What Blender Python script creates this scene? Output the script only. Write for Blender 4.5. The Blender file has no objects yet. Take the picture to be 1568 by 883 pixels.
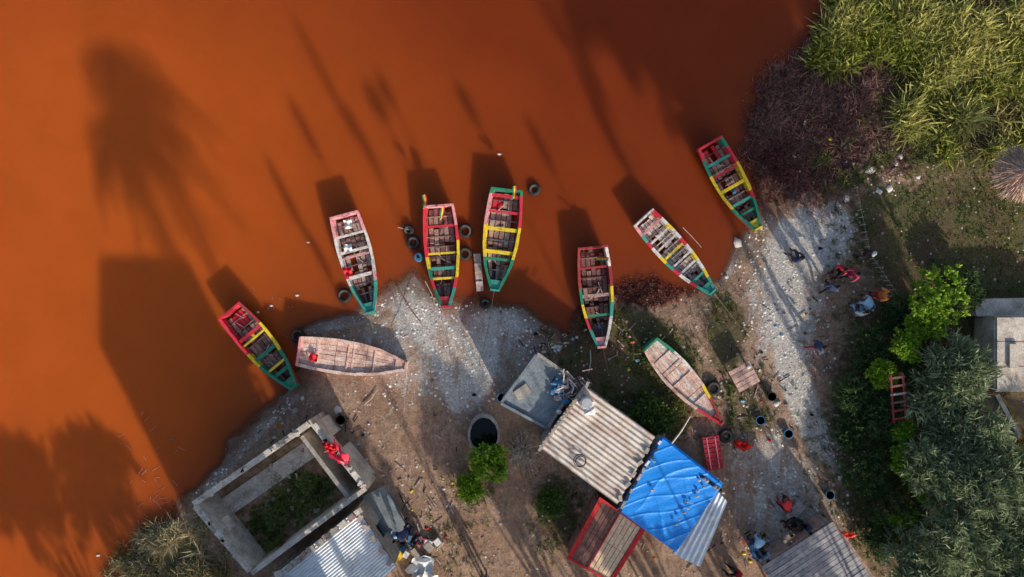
import bpy, math, random
import numpy as np
from mathutils import Vector, Matrix
random.seed(7); rng=np.random.default_rng(7)
H=42.0
def P(px,py,z=0.0):
    k=(H-z)/H
    return ((px-784)/25*k,(441.5-py)/25*k,z)
def W2(px,py): return ((px-784)/25,(441.5-py)/25)
scene=bpy.context.scene
# ------------------------------------------------------------ materials
MC={}
def nd(nt,t,**k):
    n=nt.nodes.new(t)
    for a,b in k.items(): setattr(n,a,b)
    return n
def M(name,c1,c2=None,scale=3,rough=.75,bump=.15,lo=.4,hi=.65,var=.35,stretch=(1,1,1),metal=0,fine=30):
    if name in MC: return MC[name]
    m=bpy.data.materials.new(name); m.use_nodes=True; nt=m.node_tree; L=nt.links
    b=nt.nodes['Principled BSDF']
    b.inputs['Roughness'].default_value=rough; b.inputs['Metallic'].default_value=metal
    b.inputs['Specular IOR Level'].default_value=.3
    tc=nd(nt,'ShaderNodeTexCoord'); mp=nd(nt,'ShaderNodeMapping'); mp.inputs['Scale'].default_value=stretch
    L.new(tc.outputs['Object'],mp.inputs['Vector'])
    n=nd(nt,'ShaderNodeTexNoise'); n.inputs['Scale'].default_value=scale; n.inputs['Detail'].default_value=8; n.inputs['Roughness'].default_value=.65
    L.new(mp.outputs[0],n.inputs['Vector'])
    mr=nd(nt,'ShaderNodeMapRange'); mr.inputs['From Min'].default_value=lo; mr.inputs['From Max'].default_value=hi
    L.new(n.outputs['Fac'],mr.inputs['Value'])
    mx=nd(nt,'ShaderNodeMix',data_type='RGBA'); 
    if c2 is None: c2=tuple(x*(1-var) for x in c1)
    mx.inputs['A'].default_value=(*c1,1); mx.inputs['B'].default_value=(*c2,1)
    L.new(mr.outputs[0],mx.inputs['Factor'])
    n2=nd(nt,'ShaderNodeTexNoise'); n2.inputs['Scale'].default_value=fine; n2.inputs['Detail'].default_value=4
    L.new(mp.outputs[0],n2.inputs['Vector'])
    m2=nd(nt,'ShaderNodeMapRange'); m2.inputs['From Min'].default_value=.3; m2.inputs['From Max'].default_value=.7
    m2.inputs['To Min'].default_value=1-var; m2.inputs['To Max'].default_value=1+var*.4
    L.new(n2.outputs['Fac'],m2.inputs['Value'])
    mu=nd(nt,'ShaderNodeVectorMath',operation='SCALE'); L.new(mx.outputs['Result'],mu.inputs[0]); L.new(m2.outputs[0],mu.inputs['Scale'])
    L.new(mu.outputs[0],b.inputs['Base Color'])
    if bump>0:
        bp=nd(nt,'ShaderNodeBump'); bp.inputs['Strength'].default_value=bump; bp.inputs['Distance'].default_value=.05
        ad=nd(nt,'ShaderNodeMath',operation='ADD'); L.new(n.outputs['Fac'],ad.inputs[0]); L.new(n2.outputs['Fac'],ad.inputs[1])
        L.new(ad.outputs[0],bp.inputs['Height']); L.new(bp.outputs[0],b.inputs['Normal'])
    MC[name]=m; return m
def Mcol(name,rough=.6,trans=.3):
    if name in MC: return MC[name]
    m=bpy.data.materials.new(name); m.use_nodes=True; nt=m.node_tree; L=nt.links
    b=nt.nodes['Principled BSDF']; b.inputs['Roughness'].default_value=rough; b.inputs['Specular IOR Level'].default_value=.25
    a=nd(nt,'ShaderNodeAttribute',attribute_name='Col'); L.new(a.outputs['Color'],b.inputs['Base Color'])
    if trans>0:
        t=nd(nt,'ShaderNodeBsdfTranslucent'); L.new(a.outputs['Color'],t.inputs['Color'])
        mx=nd(nt,'ShaderNodeMixShader'); mx.inputs[0].default_value=trans
        L.new(b.outputs[0],mx.inputs[1]); L.new(t.outputs[0],mx.inputs[2])
        L.new(mx.outputs[0],nt.nodes['Material Output'].inputs['Surface'])
    MC[name]=m; return m
WOODC=(.24,.15,.12)
def paint(key,c,wear=.60): return M('paint_'+key,c,tuple(.4*x+.6*y for x,y in zip(c,WOODC)),scale=5,lo=wear-.10,hi=wear+.06,rough=.6,var=.32,fine=22)
RED=paint('red',(.72,.03,.06)); YEL=paint('yellow',(.90,.66,.03)); GRN=paint('green',(.015,.26,.15)); TEAL=paint('teal',(.04,.38,.31))
WHT=paint('white',(.82,.79,.76),.56); PNK=paint('pink',(.85,.36,.40),.56); DRED=paint('darkred',(.36,.04,.05)); BLU=paint('blue',(.05,.25,.5))
W1=M('boat_wood_a',(.40,.25,.22),(.19,.10,.09),scale=4,var=.45,fine=18)
W2m=M('boat_wood_b',(.52,.36,.32),(.26,.16,.13),scale=4,var=.45,fine=18)
W3=M('boat_wood_c',(.26,.13,.12),(.13,.06,.055),scale=4,var=.45,fine=18)
WG1=M('bleached_wood_a',(.80,.72,.68),(.46,.36,.32),scale=4,var=.4,fine=18)
WG2=M('bleached_wood_b',(.60,.51,.47),(.32,.22,.20),scale=4,var=.4,fine=18)
PK1=M('old_pink_wood',(.88,.68,.60),(.60,.36,.29),scale=2.2,var=.4,fine=14)
PK2=M('old_pink_wood_b',(.78,.52,.45),(.47,.26,.20),scale=2.2,var=.4,fine=14)
RUB=M('tyre_rubber',(.02,.02,.022),(.05,.045,.04),scale=6,rough=.8)
CONC=M('concrete',(.50,.46,.41),(.25,.21,.19),scale=1.3,var=.35,lo=.35,hi=.7,fine=12)
CONCW=M('limewashed_concrete',(.72,.66,.59),(.40,.33,.27),scale=1.5,var=.35,lo=.42,hi=.68,fine=14)
CONCB=M('blue_grey_concrete',(.28,.33,.37),(.15,.18,.21),scale=1.6,var=.35,lo=.35,hi=.7,fine=14)
DARK=M('dark_hollow',(.015,.018,.018))
# ------------------------------------------------------------ mesh builder
class MB:
    def __init__(s): s.v=[];s.f=[];s.m=[];s.mats=[]
    def mi(s,m):
        if m not in s.mats: s.mats.append(m)
        return s.mats.index(m)
    def poly(s,pts,m):
        i=len(s.v); s.v+= [tuple(p) for p in pts]; s.f.append(tuple(range(i,i+len(pts)))); s.m.append(s.mi(m))
    def hexa(s,p,m):
        i=len(s.v); s.v+=[tuple(q) for q in p]; k=s.mi(m)
        for f in ((3,2,1,0),(4,5,6,7),(0,1,5,4),(1,2,6,5),(2,3,7,6),(3,0,4,7)):
            s.f.append(tuple(i+a for a in f)); s.m.append(k)
    def box(s,c,sz,m,ang=0,tilt=0):
        R=Matrix.Rotation(ang,3,'Z')@Matrix.Rotation(tilt,3,'Y'); c=Vector(c); x,y,z=[q/2 for q in sz]
        s.hexa([c+R@Vector(q) for q in ((-x,-y,-z),(x,-y,-z),(x,y,-z),(-x,y,-z),(-x,-y,z),(x,-y,z),(x,y,z),(-x,y,z))],m)
    def bar(s,a,b,w,h,m):
        a=Vector(a);b=Vector(b);d=(b-a); d.normalize(); sd=d.cross(Vector((0,0,1)))
        if sd.length<.01: sd=Vector((1,0,0))
        sd.normalize(); up=sd.cross(d); sd*=w/2; up*=h/2
        s.hexa([a-sd-up,a+sd-up,b+sd-up,b-sd-up,a-sd+up,a+sd+up,b+sd+up,b-sd+up],m)
    def tube(s,pts,rad,m,n=7,cap=True):
        pts=[Vector(p) for p in pts]; k=s.mi(m); i0=len(s.v)
        for j,p in enumerate(pts):
            d=(pts[min(j+1,len(pts)-1)]-pts[max(j-1,0)]).normalized()
            a=d.cross(Vector((.3,.2,1)) if abs(d.z)<.9 else Vector((1,0,0))).normalized(); b=d.cross(a)
            r=rad[j] if hasattr(rad,'__len__') else rad
            for q in range(n):
                t=2*math.pi*q/n; s.v.append(tuple(p+a*r*math.cos(t)+b*r*math.sin(t)))
        for j in range(len(pts)-1):
            for q in range(n):
                s.f.append((i0+j*n+q,i0+j*n+(q+1)%n,i0+(j+1)*n+(q+1)%n,i0+(j+1)*n+q)); s.m.append(k)
        if cap:
            s.f.append(tuple(i0+q for q in range(n))[::-1]); s.m.append(k)
            e=i0+(len(pts)-1)*n; s.f.append(tuple(e+q for q in range(n))); s.m.append(k)
    def torus(s,c,R,r,m,n=20,k=8,tilt=0,ta=0):
        i0=len(s.v); mi=s.mi(m); Q=Matrix.Rotation(ta,3,'Z')@Matrix.Rotation(tilt,3,'X'); c=Vector(c)
        for a in range(n):
            for b in range(k):
                A=2*math.pi*a/n;B=2*math.pi*b/k; rr=R+r*math.cos(B)
                tr=1.0+(.04 if a%2 else 0)
                s.v.append(tuple(c+Q@Vector((rr*math.cos(A)*tr,rr*math.sin(A)*tr,r*1.1*math.sin(B)))))
        for a in range(n):
            for b in range(k):
                s.f.append((i0+a*k+b,i0+((a+1)%n)*k+b,i0+((a+1)%n)*k+(b+1)%k,i0+a*k+(b+1)%k)); s.m.append(mi)
    def ell(s,c,r,m,nu=10,nv=7,jit=0,R=None):
        i0=len(s.v); mi=s.mi(m); c=Vector(c)
        for j in range(nv+1):
            for i in range(nu):
                a=2*math.pi*i/nu;b=math.pi*j/nv; q=1+random.uniform(-jit,jit)
                v=Vector((r[0]*math.sin(b)*math.cos(a)*q,r[1]*math.sin(b)*math.sin(a)*q,r[2]*math.cos(b)*q))
                if R: v=R@v
                s.v.append(tuple(c+v))
        for j in range(nv):
            for i in range(nu):
                s.f.append((i0+j*nu+i,i0+(j+1)*nu+i,i0+(j+1)*nu+(i+1)%nu,i0+j*nu+(i+1)%nu)); s.m.append(mi)
    def grid(s,A,B,C,D,nu,nv,fn,m,mfn=None):
        A,B,C,D=map(Vector,(A,B,C,D)); i0=len(s.v); k=s.mi(m)
        for j in range(nv+1):
            for i in range(nu+1):
                u=i/nu;v=j/nv; p=A*(1-u)*(1-v)+B*u*(1-v)+C*u*v+D*(1-u)*v
                o=fn(u,v)
                if hasattr(o,'__len__'): s.v.append((p.x+o[0],p.y+o[1],p.z+o[2]))
                else: s.v.append((p.x,p.y,p.z+o))
        for j in range(nv):
            for i in range(nu):
                a=i0+j*(nu+1)+i; s.f.append((a,a+1,a+nu+2,a+nu+1)); s.m.append(k if mfn is None else s.mi(mfn((i+.5)/nu,(j+.5)/nv)))
    def done(s,name,loc=(0,0,0),rz=0,parent=None,smooth=False):
        me=bpy.data.meshes.new(name); me.from_pydata(s.v,[],s.f)
        for m in s.mats: me.materials.append(m)
        me.polygons.foreach_set('material_index',s.m)
        if smooth: me.polygons.foreach_set('use_smooth',[True]*len(s.f))
        me.update(); o=bpy.data.objects.new(name,me); scene.collection.objects.link(o)
        o.location=loc; o.rotation_euler=(0,0,rz)
        if parent: o.parent=parent
        return o
def group(name,loc=(0,0,0)):
    e=bpy.data.objects.new(name,None); e.location=loc; scene.collection.objects.link(e); return e
# ------------------------------------------------------------ numpy noise
def vnoise(x,y,sc,seed):
    r=np.random.default_rng(seed); T=r.random((256,256))
    X=x*sc+1000;Y=y*sc+1000; xi=np.floor(X).astype(int);yi=np.floor(Y).astype(int); fx=X-xi;fy=Y-yi
    fx=fx*fx*(3-2*fx);fy=fy*fy*(3-2*fy)
    g=lambda a,b:T[a%256,b%256]
    return (g(xi,yi)*(1-fx)+g(xi+1,yi)*fx)*(1-fy)+(g(xi,yi+1)*(1-fx)+g(xi+1,yi+1)*fx)*fy
def fbm(x,y,sc,seed,o=4):
    t=0;a=1;w=0
    for i in range(o): t=t+a*vnoise(x,y,sc*2**i,seed+i); w+=a; a*=.5
    return t/w
def sstep(a,b,x):
    t=np.clip((x-a)/(b-a),0,1); return t*t*(3-2*t)
SH=[(-400,1500),(60,1000),(185,890),(225,832),(290,765),(330,715),(375,672),(418,628),(452,600),(468,560),(462,510),(500,490),(545,483),(590,455),(632,432),(665,455),(700,462),(745,462),(800,472),(838,500),(868,512),(890,480),(940,440),(1000,432),(1060,440),(1100,425),(1140,370),(1172,335),(1178,295),(1150,240),(1158,165),(1205,105),(1240,55),(1290,0),(1400,-150),(1700,-900),(3000,-30000),(60000,-30000),(60000,60000),(-30000,60000)]
SHW=np.array([W2(*p) for p in SH])
def sdf(x,y):
    d=np.full(x.shape,1e9); ins=np.zeros(x.shape,bool); n=len(SHW)
    for i in range(n):
        ax,ay=SHW[i];bx,by=SHW[(i+1)%n]; ex,ey=bx-ax,by-ay
        t=np.clip(((x-ax)*ex+(y-ay)*ey)/(ex*ex+ey*ey),0,1)
        d=np.minimum(d,np.hypot(x-ax-t*ex,y-ay-t*ey))
        c=((ay>y)!=(by>y)); 
        with np.errstate(all='ignore'): xx=(bx-ax)*(y-ay)/(by-ay if by!=ay else 1e-9)+ax
        ins^=(c&(x<xx))
    return np.where(ins,d,-d)
def sdn(x,y): return sdf(x,y)+(fbm(x,y,.35,11)-.5)*1.6+(fbm(x,y,1.6,15)-.5)*.5
def hgt(x,y):
    s=sdn(x,y)
    h=np.where(s>0,.5*(1-np.exp(-s/3.5)),np.maximum(s*.16,-1.5))
    return h+(fbm(x,y,.9,21)-.5)*.10*sstep(0,1,s)+(fbm(x,y,4,25)-.5)*.03*sstep(0,1,s)
def gz(x,y): return float(hgt(np.array([float(x)]),np.array([float(y)]))[0])
def G(px,py,dz=0): 
    x,y=W2(px,py); return (x,y,gz(x,y)+dz)
def blob(x,y,px,py,rx,ry,a=0,soft=.5):
    cx,cy=W2(px,py); a=math.radians(-a); dx=x-cx;dy=y-cy
    u=(dx*math.cos(a)+dy*math.sin(a))/(rx/25);v=(-dx*math.sin(a)+dy*math.cos(a))/(ry/25)
    return 1-sstep(1-soft,1+soft,np.hypot(u,v))
def stroke(x,y,pts,w):
    d=np.full(x.shape,1e9)
    for (p,q) in zip(pts[:-1],pts[1:]):
        ax,ay=W2(*p);bx,by=W2(*q);ex,ey=bx-ax,by-ay
        t=np.clip(((x-ax)*ex+(y-ay)*ey)/(ex*ex+ey*ey),0,1); d=np.minimum(d,np.hypot(x-ax-t*ex,y-ay-t*ey))
    return 1-sstep(w/25*.4,w/25*1.3,d)
def mx(*a):
    r=a[0]
    for q in a[1:]: r=np.maximum(r,q)
    return r
def masks(x,y):
    s=sdf(x,y)
    white=mx(.52*blob(x,y,690,535,150,80,0),.85*blob(x,y,735,560,30,70,20),.85*stroke(x,y,[(610,470),(665,540),(700,620)],13),.75*stroke(x,y,[(660,470),(715,530),(735,600)],9),.85*stroke(x,y,[(470,500),(545,487),(600,458),(635,436)],14),.8*blob(x,y,640,480,40,50),
        .70*blob(x,y,780,490,60,25),1.2*stroke(x,y,[(1270,335),(1215,380),(1195,470),(1205,560),(1235,640),(1300,735)],27),.95*blob(x,y,1240,370,80,50,-20),.62*blob(x,y,1200,470,60,120),
        .56*blob(x,y,1230,760,110,90),.6*stroke(x,y,[(1172,335),(1140,375),(1100,430)],14),.55*stroke(x,y,[(300,765),(375,680),(450,605)],12),.5*blob(x,y,1160,690,60,40))
    grass=mx(blob(x,y,960,555,110,85,20),.9*blob(x,y,1000,630,60,45),.7*blob(x,y,1110,510,35,70),blob(x,y,1480,380,170,110),.9*blob(x,y,1360,330,60,50),blob(x,y,1450,650,185,270),
        blob(x,y,1450,110,200,170,0),.7*blob(x,y,850,780,40,60),.75*blob(x,y,440,765,70,50),.5*blob(x,y,725,740,35,35),.65*blob(x,y,260,860,90,50),.6*blob(x,y,1140,610,45,60),.4*blob(x,y,700,830,60,40))
    far=sstep(-18.5,-24,y); grass=np.maximum(grass,.6*far*sstep(0,4,s))
    grass=np.maximum(grass,sstep(32,36,x))
    red=mx(blob(x,y,1225,200,110,95,-30),.9*blob(x,y,990,435,60,35),.5*blob(x,y,1290,250,60,50),.5*blob(x,y,890,500,40,40))
    white=white*(1-.8*np.clip(grass,0,1))
    wet=1-sstep(.15,1.1,s+(fbm(x,y,.6,31)-.5)*1.4)
    return white,grass,red,wet
def axis(lo,hi,st,ext):
    a=list(np.arange(lo,hi+1e-6,st)); d=st;p=hi;R=[]
    while p<ext: d*=1.35;p+=d;R.append(p)
    d=st;p=lo;Lq=[]
    while p>-ext: d*=1.35;p-=d;Lq.append(p)
    return np.array(Lq[::-1]+a+R)
def sheet(name,xs,ys,zf,attr,mat):
    X,Y=np.meshgrid(xs,ys); x=X.ravel();y=Y.ravel(); z=zf(x,y); nx,ny=len(xs),len(ys)
    me=bpy.data.meshes.new(name); co=np.stack([x,y,z],1).astype(np.float32)
    i=np.arange(nx-1)[None,:]+np.arange(ny-1)[:,None]*nx; i=i.ravel()
    f=np.stack([i,i+1,i+nx+1,i+nx],1)
    me.vertices.add(len(x)); me.vertices.foreach_set('co',co.ravel())
    me.loops.add(f.size); me.loops.foreach_set('vertex_index',f.ravel().astype(np.int32))
    me.polygons.add(len(f)); me.polygons.foreach_set('loop_start',np.arange(0,f.size,4,dtype=np.int32))
    me.update(calc_edges=True); me.polygons.foreach_set('use_smooth',np.ones(len(f),bool))
    for nm,(vals) in attr(x,y,z).items():
        at=me.color_attributes.new(nm,'FLOAT_COLOR','POINT'); at.data.foreach_set('color',np.stack(vals,1).astype(np.float32).ravel())
    me.materials.append(mat); o=bpy.data.objects.new(name,me); scene.collection.objects.link(o); return o
def ground_mat():
    m=bpy.data.materials.new('ground_soil'); m.use_nodes=True; nt=m.node_tree; L=nt.links; b=nt.nodes['Principled BSDF']
    b.inputs['Specular IOR Level'].default_value=.2
    tc=nd(nt,'ShaderNodeTexCoord')
    def noise(s,d=6,r=.6,st=None,rot=0,dist=0):
        n=nd(nt,'ShaderNodeTexNoise'); n.inputs['Scale'].default_value=s;n.inputs['Detail'].default_value=d;n.inputs['Roughness'].default_value=r; n.inputs['Distortion'].default_value=dist
        if st:
            mp=nd(nt,'ShaderNodeMapping'); mp.inputs['Scale'].default_value=st; mp.inputs['Rotation'].default_value=(0,0,rot); L.new(tc.outputs['Object'],mp.inputs['Vector']); L.new(mp.outputs[0],n.inputs['Vector'])
        else: L.new(tc.outputs['Object'],n.inputs['Vector'])
        return n.outputs['Fac']
    def mr(v,a,b_,c=0,d=1):
        n=nd(nt,'ShaderNodeMapRange'); n.inputs['From Min'].default_value=a;n.inputs['From Max'].default_value=b_;n.inputs['To Min'].default_value=c;n.inputs['To Max'].default_value=d; L.new(v,n.inputs['Value']); return n.outputs[0]
    def mix(f,a,b_,bt='MIX'):
        n=nd(nt,'ShaderNodeMix',data_type='RGBA',blend_type=bt)
        if isinstance(f,float): n.inputs['Factor'].default_value=f
        else: L.new(f,n.inputs['Factor'])
        for k,v in (('A',a),('B',b_)):
            if isinstance(v,tuple): n.inputs[k].default_value=(*v,1)
            else: L.new(v,n.inputs[k])
        return n.outputs['Result']
    def ma(op,a,b_):
        n=nd(nt,'ShaderNodeMath',operation=op)
        for i,v in enumerate((a,b_)):
            if isinstance(v,(int,float)): n.inputs[i].default_value=v
            else: L.new(v,n.inputs[i])
        return n.outputs[0]
    at=nd(nt,'ShaderNodeAttribute',attribute_name='Z'); sp=nd(nt,'ShaderNodeSeparateColor'); L.new(at.outputs['Color'],sp.inputs[0])
    def brk(mask,ns,amp,k):
        t=ma('ADD',mask,ma('MULTIPLY',ma('SUBTRACT',ns,.5),amp)); return mr(t,.5-k,.5+k)
    n1=noise(.5);n2=noise(2.5,8,.7);n3=noise(11,6,.7);n4=noise(40,3,.7); ns=noise(1.0,8,.7,(1.9,.35,1),-.35,.6)
    nw=ma('MULTIPLY',ma('ADD',n2,ns),.5)
    vo=nd(nt,'ShaderNodeTexVoronoi'); vo.inputs['Scale'].default_value=11; L.new(tc.outputs['Object'],vo.inputs['Vector'])
    vs=nd(nt,'ShaderNodeSeparateColor'); L.new(vo.outputs['Color'],vs.inputs[0])
    sand=mix(mr(n1,.38,.62),(.43,.265,.185),(.58,.40,.29)); sand=mix(mr(nw,.47,.60),sand,(.27,.165,.12)); sand=mix(mr(ns,.56,.70,0,.7),sand,(.66,.52,.42))
    white=mix(mr(n3,.38,.68),(.97,.95,.92),(.58,.52,.47)); white=mix(ma('MULTIPLY',vs.outputs[0],.35),white,(.36,.31,.27))
    c=mix(brk(sp.outputs[0],nw,2.3,.2),sand,white)
    gr=mix(mr(n3,.35,.65),(.065,.085,.028),(.17,.15,.06)); gr=mix(mr(n1,.45,.65),gr,(.15,.09,.055))
    c=mix(brk(sp.outputs[1],n2,1.1,.15),c,gr)
    rd=mix(mr(n3,.35,.65),(.12,.04,.038),(.06,.025,.025)); c=mix(brk(sp.outputs[2],n2,1.1,.15),c,rd)
    c=mix(ma('MULTIPLY',at.outputs['Alpha'],.72),c,(.13,.045,.025))
    c=mix(ma('MULTIPLY',mr(n4,.3,.7,.0,.35),1.0),c,(.18,.12,.09))
    sc=nd(nt,'ShaderNodeVectorMath',operation='SCALE'); L.new(c,sc.inputs[0]); L.new(mr(vs.outputs[1],0,1,.78,1.12),sc.inputs['Scale'])
    L.new(sc.outputs[0],b.inputs['Base Color'])
    L.new(mr(at.outputs['Alpha'],0,1,.9,.4),b.inputs['Roughness'])
    bp=nd(nt,'ShaderNodeBump'); bp.inputs['Strength'].default_value=.7; bp.inputs['Distance'].default_value=.09
    L.new(ma('ADD',ma('ADD',n3,n4),ma('ADD',vs.outputs[2],n2)),bp.inputs['Height']); L.new(bp.outputs[0],b.inputs['Normal'])
    return m
def gattr(x,y,z):
    w,g,r,wt=masks(x,y); return {'Z':[w,g,r,wt]}
sheet('ground',axis(-34,36,.18,1500),axis(-21,20,.18,1500),hgt,gattr,ground_mat())
def water_mat():
    m=bpy.data.materials.new('lake_water'); m.use_nodes=True; nt=m.node_tree; L=nt.links; b=nt.nodes['Principled BSDF']
    b.subsurface_method='BURLEY'
    b.inputs['Roughness'].default_value=.12; b.inputs['IOR'].default_value=1.33; b.inputs['Specular IOR Level'].default_value=.3
    b.inputs['Subsurface Weight'].default_value=1.0; b.inputs['Subsurface Radius'].default_value=(1,.7,.5); b.inputs['Subsurface Scale'].default_value=.9
    tc=nd(nt,'ShaderNodeTexCoord'); at=nd(nt,'ShaderNodeAttribute',attribute_name='Z'); sp=nd(nt,'ShaderNodeSeparateColor'); L.new(at.outputs['Color'],sp.inputs[0])
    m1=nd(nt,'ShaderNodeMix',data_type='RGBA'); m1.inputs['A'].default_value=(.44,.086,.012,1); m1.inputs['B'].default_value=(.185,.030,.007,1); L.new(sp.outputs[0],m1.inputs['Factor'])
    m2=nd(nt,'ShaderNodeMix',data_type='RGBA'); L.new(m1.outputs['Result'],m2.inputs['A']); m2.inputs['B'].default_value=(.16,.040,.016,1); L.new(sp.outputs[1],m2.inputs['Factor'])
    n0=nd(nt,'ShaderNodeTexNoise'); n0.inputs['Scale'].default_value=.3; n0.inputs['Detail'].default_value=8; n0.inputs['Roughness'].default_value=.6; L.new(tc.outputs['Object'],n0.inputs['Vector'])
    r0=nd(nt,'ShaderNodeMapRange'); r0.inputs['To Min'].default_value=.91; r0.inputs['To Max'].default_value=1.09; r0.inputs['From Min'].default_value=.25; r0.inputs['From Max'].default_value=.75; L.new(n0.outputs['Fac'],r0.inputs['Value'])
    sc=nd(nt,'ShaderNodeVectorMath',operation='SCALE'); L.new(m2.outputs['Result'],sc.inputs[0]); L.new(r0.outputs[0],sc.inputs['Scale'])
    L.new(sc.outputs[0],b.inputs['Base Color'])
    n=nd(nt,'ShaderNodeTexNoise'); n.inputs['Scale'].default_value=2.2; n.inputs['Detail'].default_value=6; L.new(tc.outputs['Object'],n.inputs['Vector'])
    bp=nd(nt,'ShaderNodeBump'); bp.inputs['Strength'].default_value=.14; bp.inputs['Distance'].default_value=.04; L.new(n.outputs['Fac'],bp.inputs['Height']); L.new(bp.outputs[0],b.inputs['Normal'])
    tr=nd(nt,'ShaderNodeBsdfTransparent'); ms=nd(nt,'ShaderNodeMixShader'); L.new(sp.outputs[2],ms.inputs[0]); L.new(b.outputs[0],ms.inputs[1]); L.new(tr.outputs[0],ms.inputs[2])
    L.new(ms.outputs[0],nt.nodes['Material Output'].inputs['Surface']); return m
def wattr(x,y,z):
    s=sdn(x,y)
    a=np.clip(sstep(-26,17,x+.30*np.clip(y,-30,40))*1.05+(fbm(x,y,.09,41)-.5)*.35+.25*sstep(11,20,y),0,1)  # turbidity tone left to right; top-right shadow is also painted into this colour
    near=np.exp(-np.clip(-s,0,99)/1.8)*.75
    al=.75*sstep(-.6,0,s)
    return {'Z':[a,near,al,np.ones_like(a)]}
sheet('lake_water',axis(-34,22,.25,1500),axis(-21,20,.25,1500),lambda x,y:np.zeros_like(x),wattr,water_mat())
# ------------------------------------------------------------ blades
def blades_obj(name,base,dr,ln,wd,droop,col,mat,extra=None,loc=(0,0,0),parent=None):
    N=len(base); dr=dr/np.linalg.norm(dr,axis=1,keepdims=True)
    rv=rng.normal(size=(N,3)); side=np.cross(dr,rv); side/=np.linalg.norm(side,axis=1,keepdims=True)+1e-9; side*=wd[:,None]/2
    V=[]
    for s,k in ((0,.5),(.5,1),(1,.12)):
        p=base+dr*(ln*s)[:,None]; p[:,2]-=droop*ln*s*s; V+= [p-side*k,p+side*k]
    V=np.stack(V,1).reshape(-1,3); i=np.arange(N)*6
    F=np.concatenate([np.stack([i,i+1,i+3,i+2],1),np.stack([i+2,i+3,i+5,i+4],1)])
    C=np.repeat(np.concatenate([col,np.ones((N,1))],1),6,axis=0)
    nf=len(F)
    mats=[mat]; mi=np.zeros(nf,np.int32)
    loops=F.ravel(); starts=np.arange(0,nf*4,4)
    if extra is not None and len(extra.v):
        off=len(V); V=np.concatenate([V,np.array(extra.v)]); C=np.concatenate([C,np.ones((len(extra.v),4))*.2])
        el=[];es=[];c=nf*4
        for f in extra.f: es.append(c); c+=len(f); el+= [q+off for q in f]
        loops=np.concatenate([loops,el]); starts=np.concatenate([starts,es]); mats+=extra.mats; mi=np.concatenate([mi,np.array(extra.m)+1])
    me=bpy.data.meshes.new(name); me.vertices.add(len(V)); me.vertices.foreach_set('co',V.astype(np.float32).ravel())
    me.loops.add(len(loops)); me.loops.foreach_set('vertex_index',loops.astype(np.int32))
    me.polygons.add(len(starts)); me.polygons.foreach_set('loop_start',starts.astype(np.int32))
    for q in mats: me.materials.append(q)
    me.polygons.foreach_set('material_index',mi.astype(np.int32)); me.update(calc_edges=True)
    at=me.color_attributes.new('Col','FLOAT_COLOR','POINT'); at.data.foreach_set('color',C.astype(np.float32).ravel())
    o=bpy.data.objects.new(name,me); o.location=loc; scene.collection.objects.link(o)
    if parent:o.parent=parent
    return o
LEAF=Mcol('leaf_blades',.55,.35); STRAW=Mcol('straw_blades',.8,0)
BARK=M('bark',(.13,.09,.06),(.06,.04,.03),scale=6,stretch=(1,1,.3))
def tree(name,px,py,r,h,c1,c2,lobes=9,cl=26,lv=11,leaf=.28,lw=.07,droop=.25,world=None,spread=.62,lr=.42,zmin=None):
    if world: x0,y0=world; 
    else: x0,y0,_=P(px,py,h*.8)
    z0=gz(x0,y0)
    ex=MB(); base=[];dr=[];col=[]
    zl=h*.25 if zmin is None else zmin
    ex.tube([(0,0,-.3),(.08*r,0,max(h*.3,zl*.6)),(0,.06*r,max(h*.6,zl))],[.07*r+.03,.05*r+.03,.03*r+.02],BARK)
    c1=np.array(c1);c2=np.array(c2)
    for k in range(lobes):
        a=2*math.pi*k/lobes+random.uniform(-.5,.5); q=r*spread*math.sqrt(random.uniform(.1,1)) if k else 0
        rl=r*lr*random.uniform(.7,1.25); zc=h-rl*.75-(q/r)**2*(h*.28 if zmin is None else h-zmin)*random.uniform(.6,1.4)
        zc=max(zc,rl*.5,zmin or 0)
        c=np.array([q*math.cos(a),q*math.sin(a),zc])
        ex.tube([(0,0,zl),(c[0]*.5,c[1]*.5,(zl+zc)/2 if zmin else h*.45),tuple(c)],[.03*r+.02,.025*r+.01,.012],BARK,n=5)
        d=rng.normal(size=(cl,3)); d/=np.linalg.norm(d,axis=1,keepdims=True); d[:,2]=np.where(d[:,2]<-.3,-d[:,2],d[:,2])
        rad=rl*rng.uniform(.6,1.08,cl)
        cc=c+d*rad[:,None]*np.array([1,1,.8]); tone=rng.random(cl)*.7+rng.random()*.3
        for i in range(cl):
            dd=rng.normal(size=(lv,3))*.75+d[i]*.9+np.array([0,0,.2])
            base.append(np.repeat(cc[i][None],lv,0)+rng.normal(size=(lv,3))*leaf*.25); dr.append(dd)
            col.append((c1*(1-tone[i])+c2*tone[i])[None]*rng.uniform(.7,1.25,(lv,1)))
    base=np.concatenate(base);dr=np.concatenate(dr);col=np.concatenate(col);n=len(base)
    return blades_obj(name,base,dr,leaf*rng.uniform(.6,1.3,n),lw*rng.uniform(.7,1.3,n),droop*rng.uniform(.3,1.5,n),col,LEAF,ex,loc=(x0,y0,z0))
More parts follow.
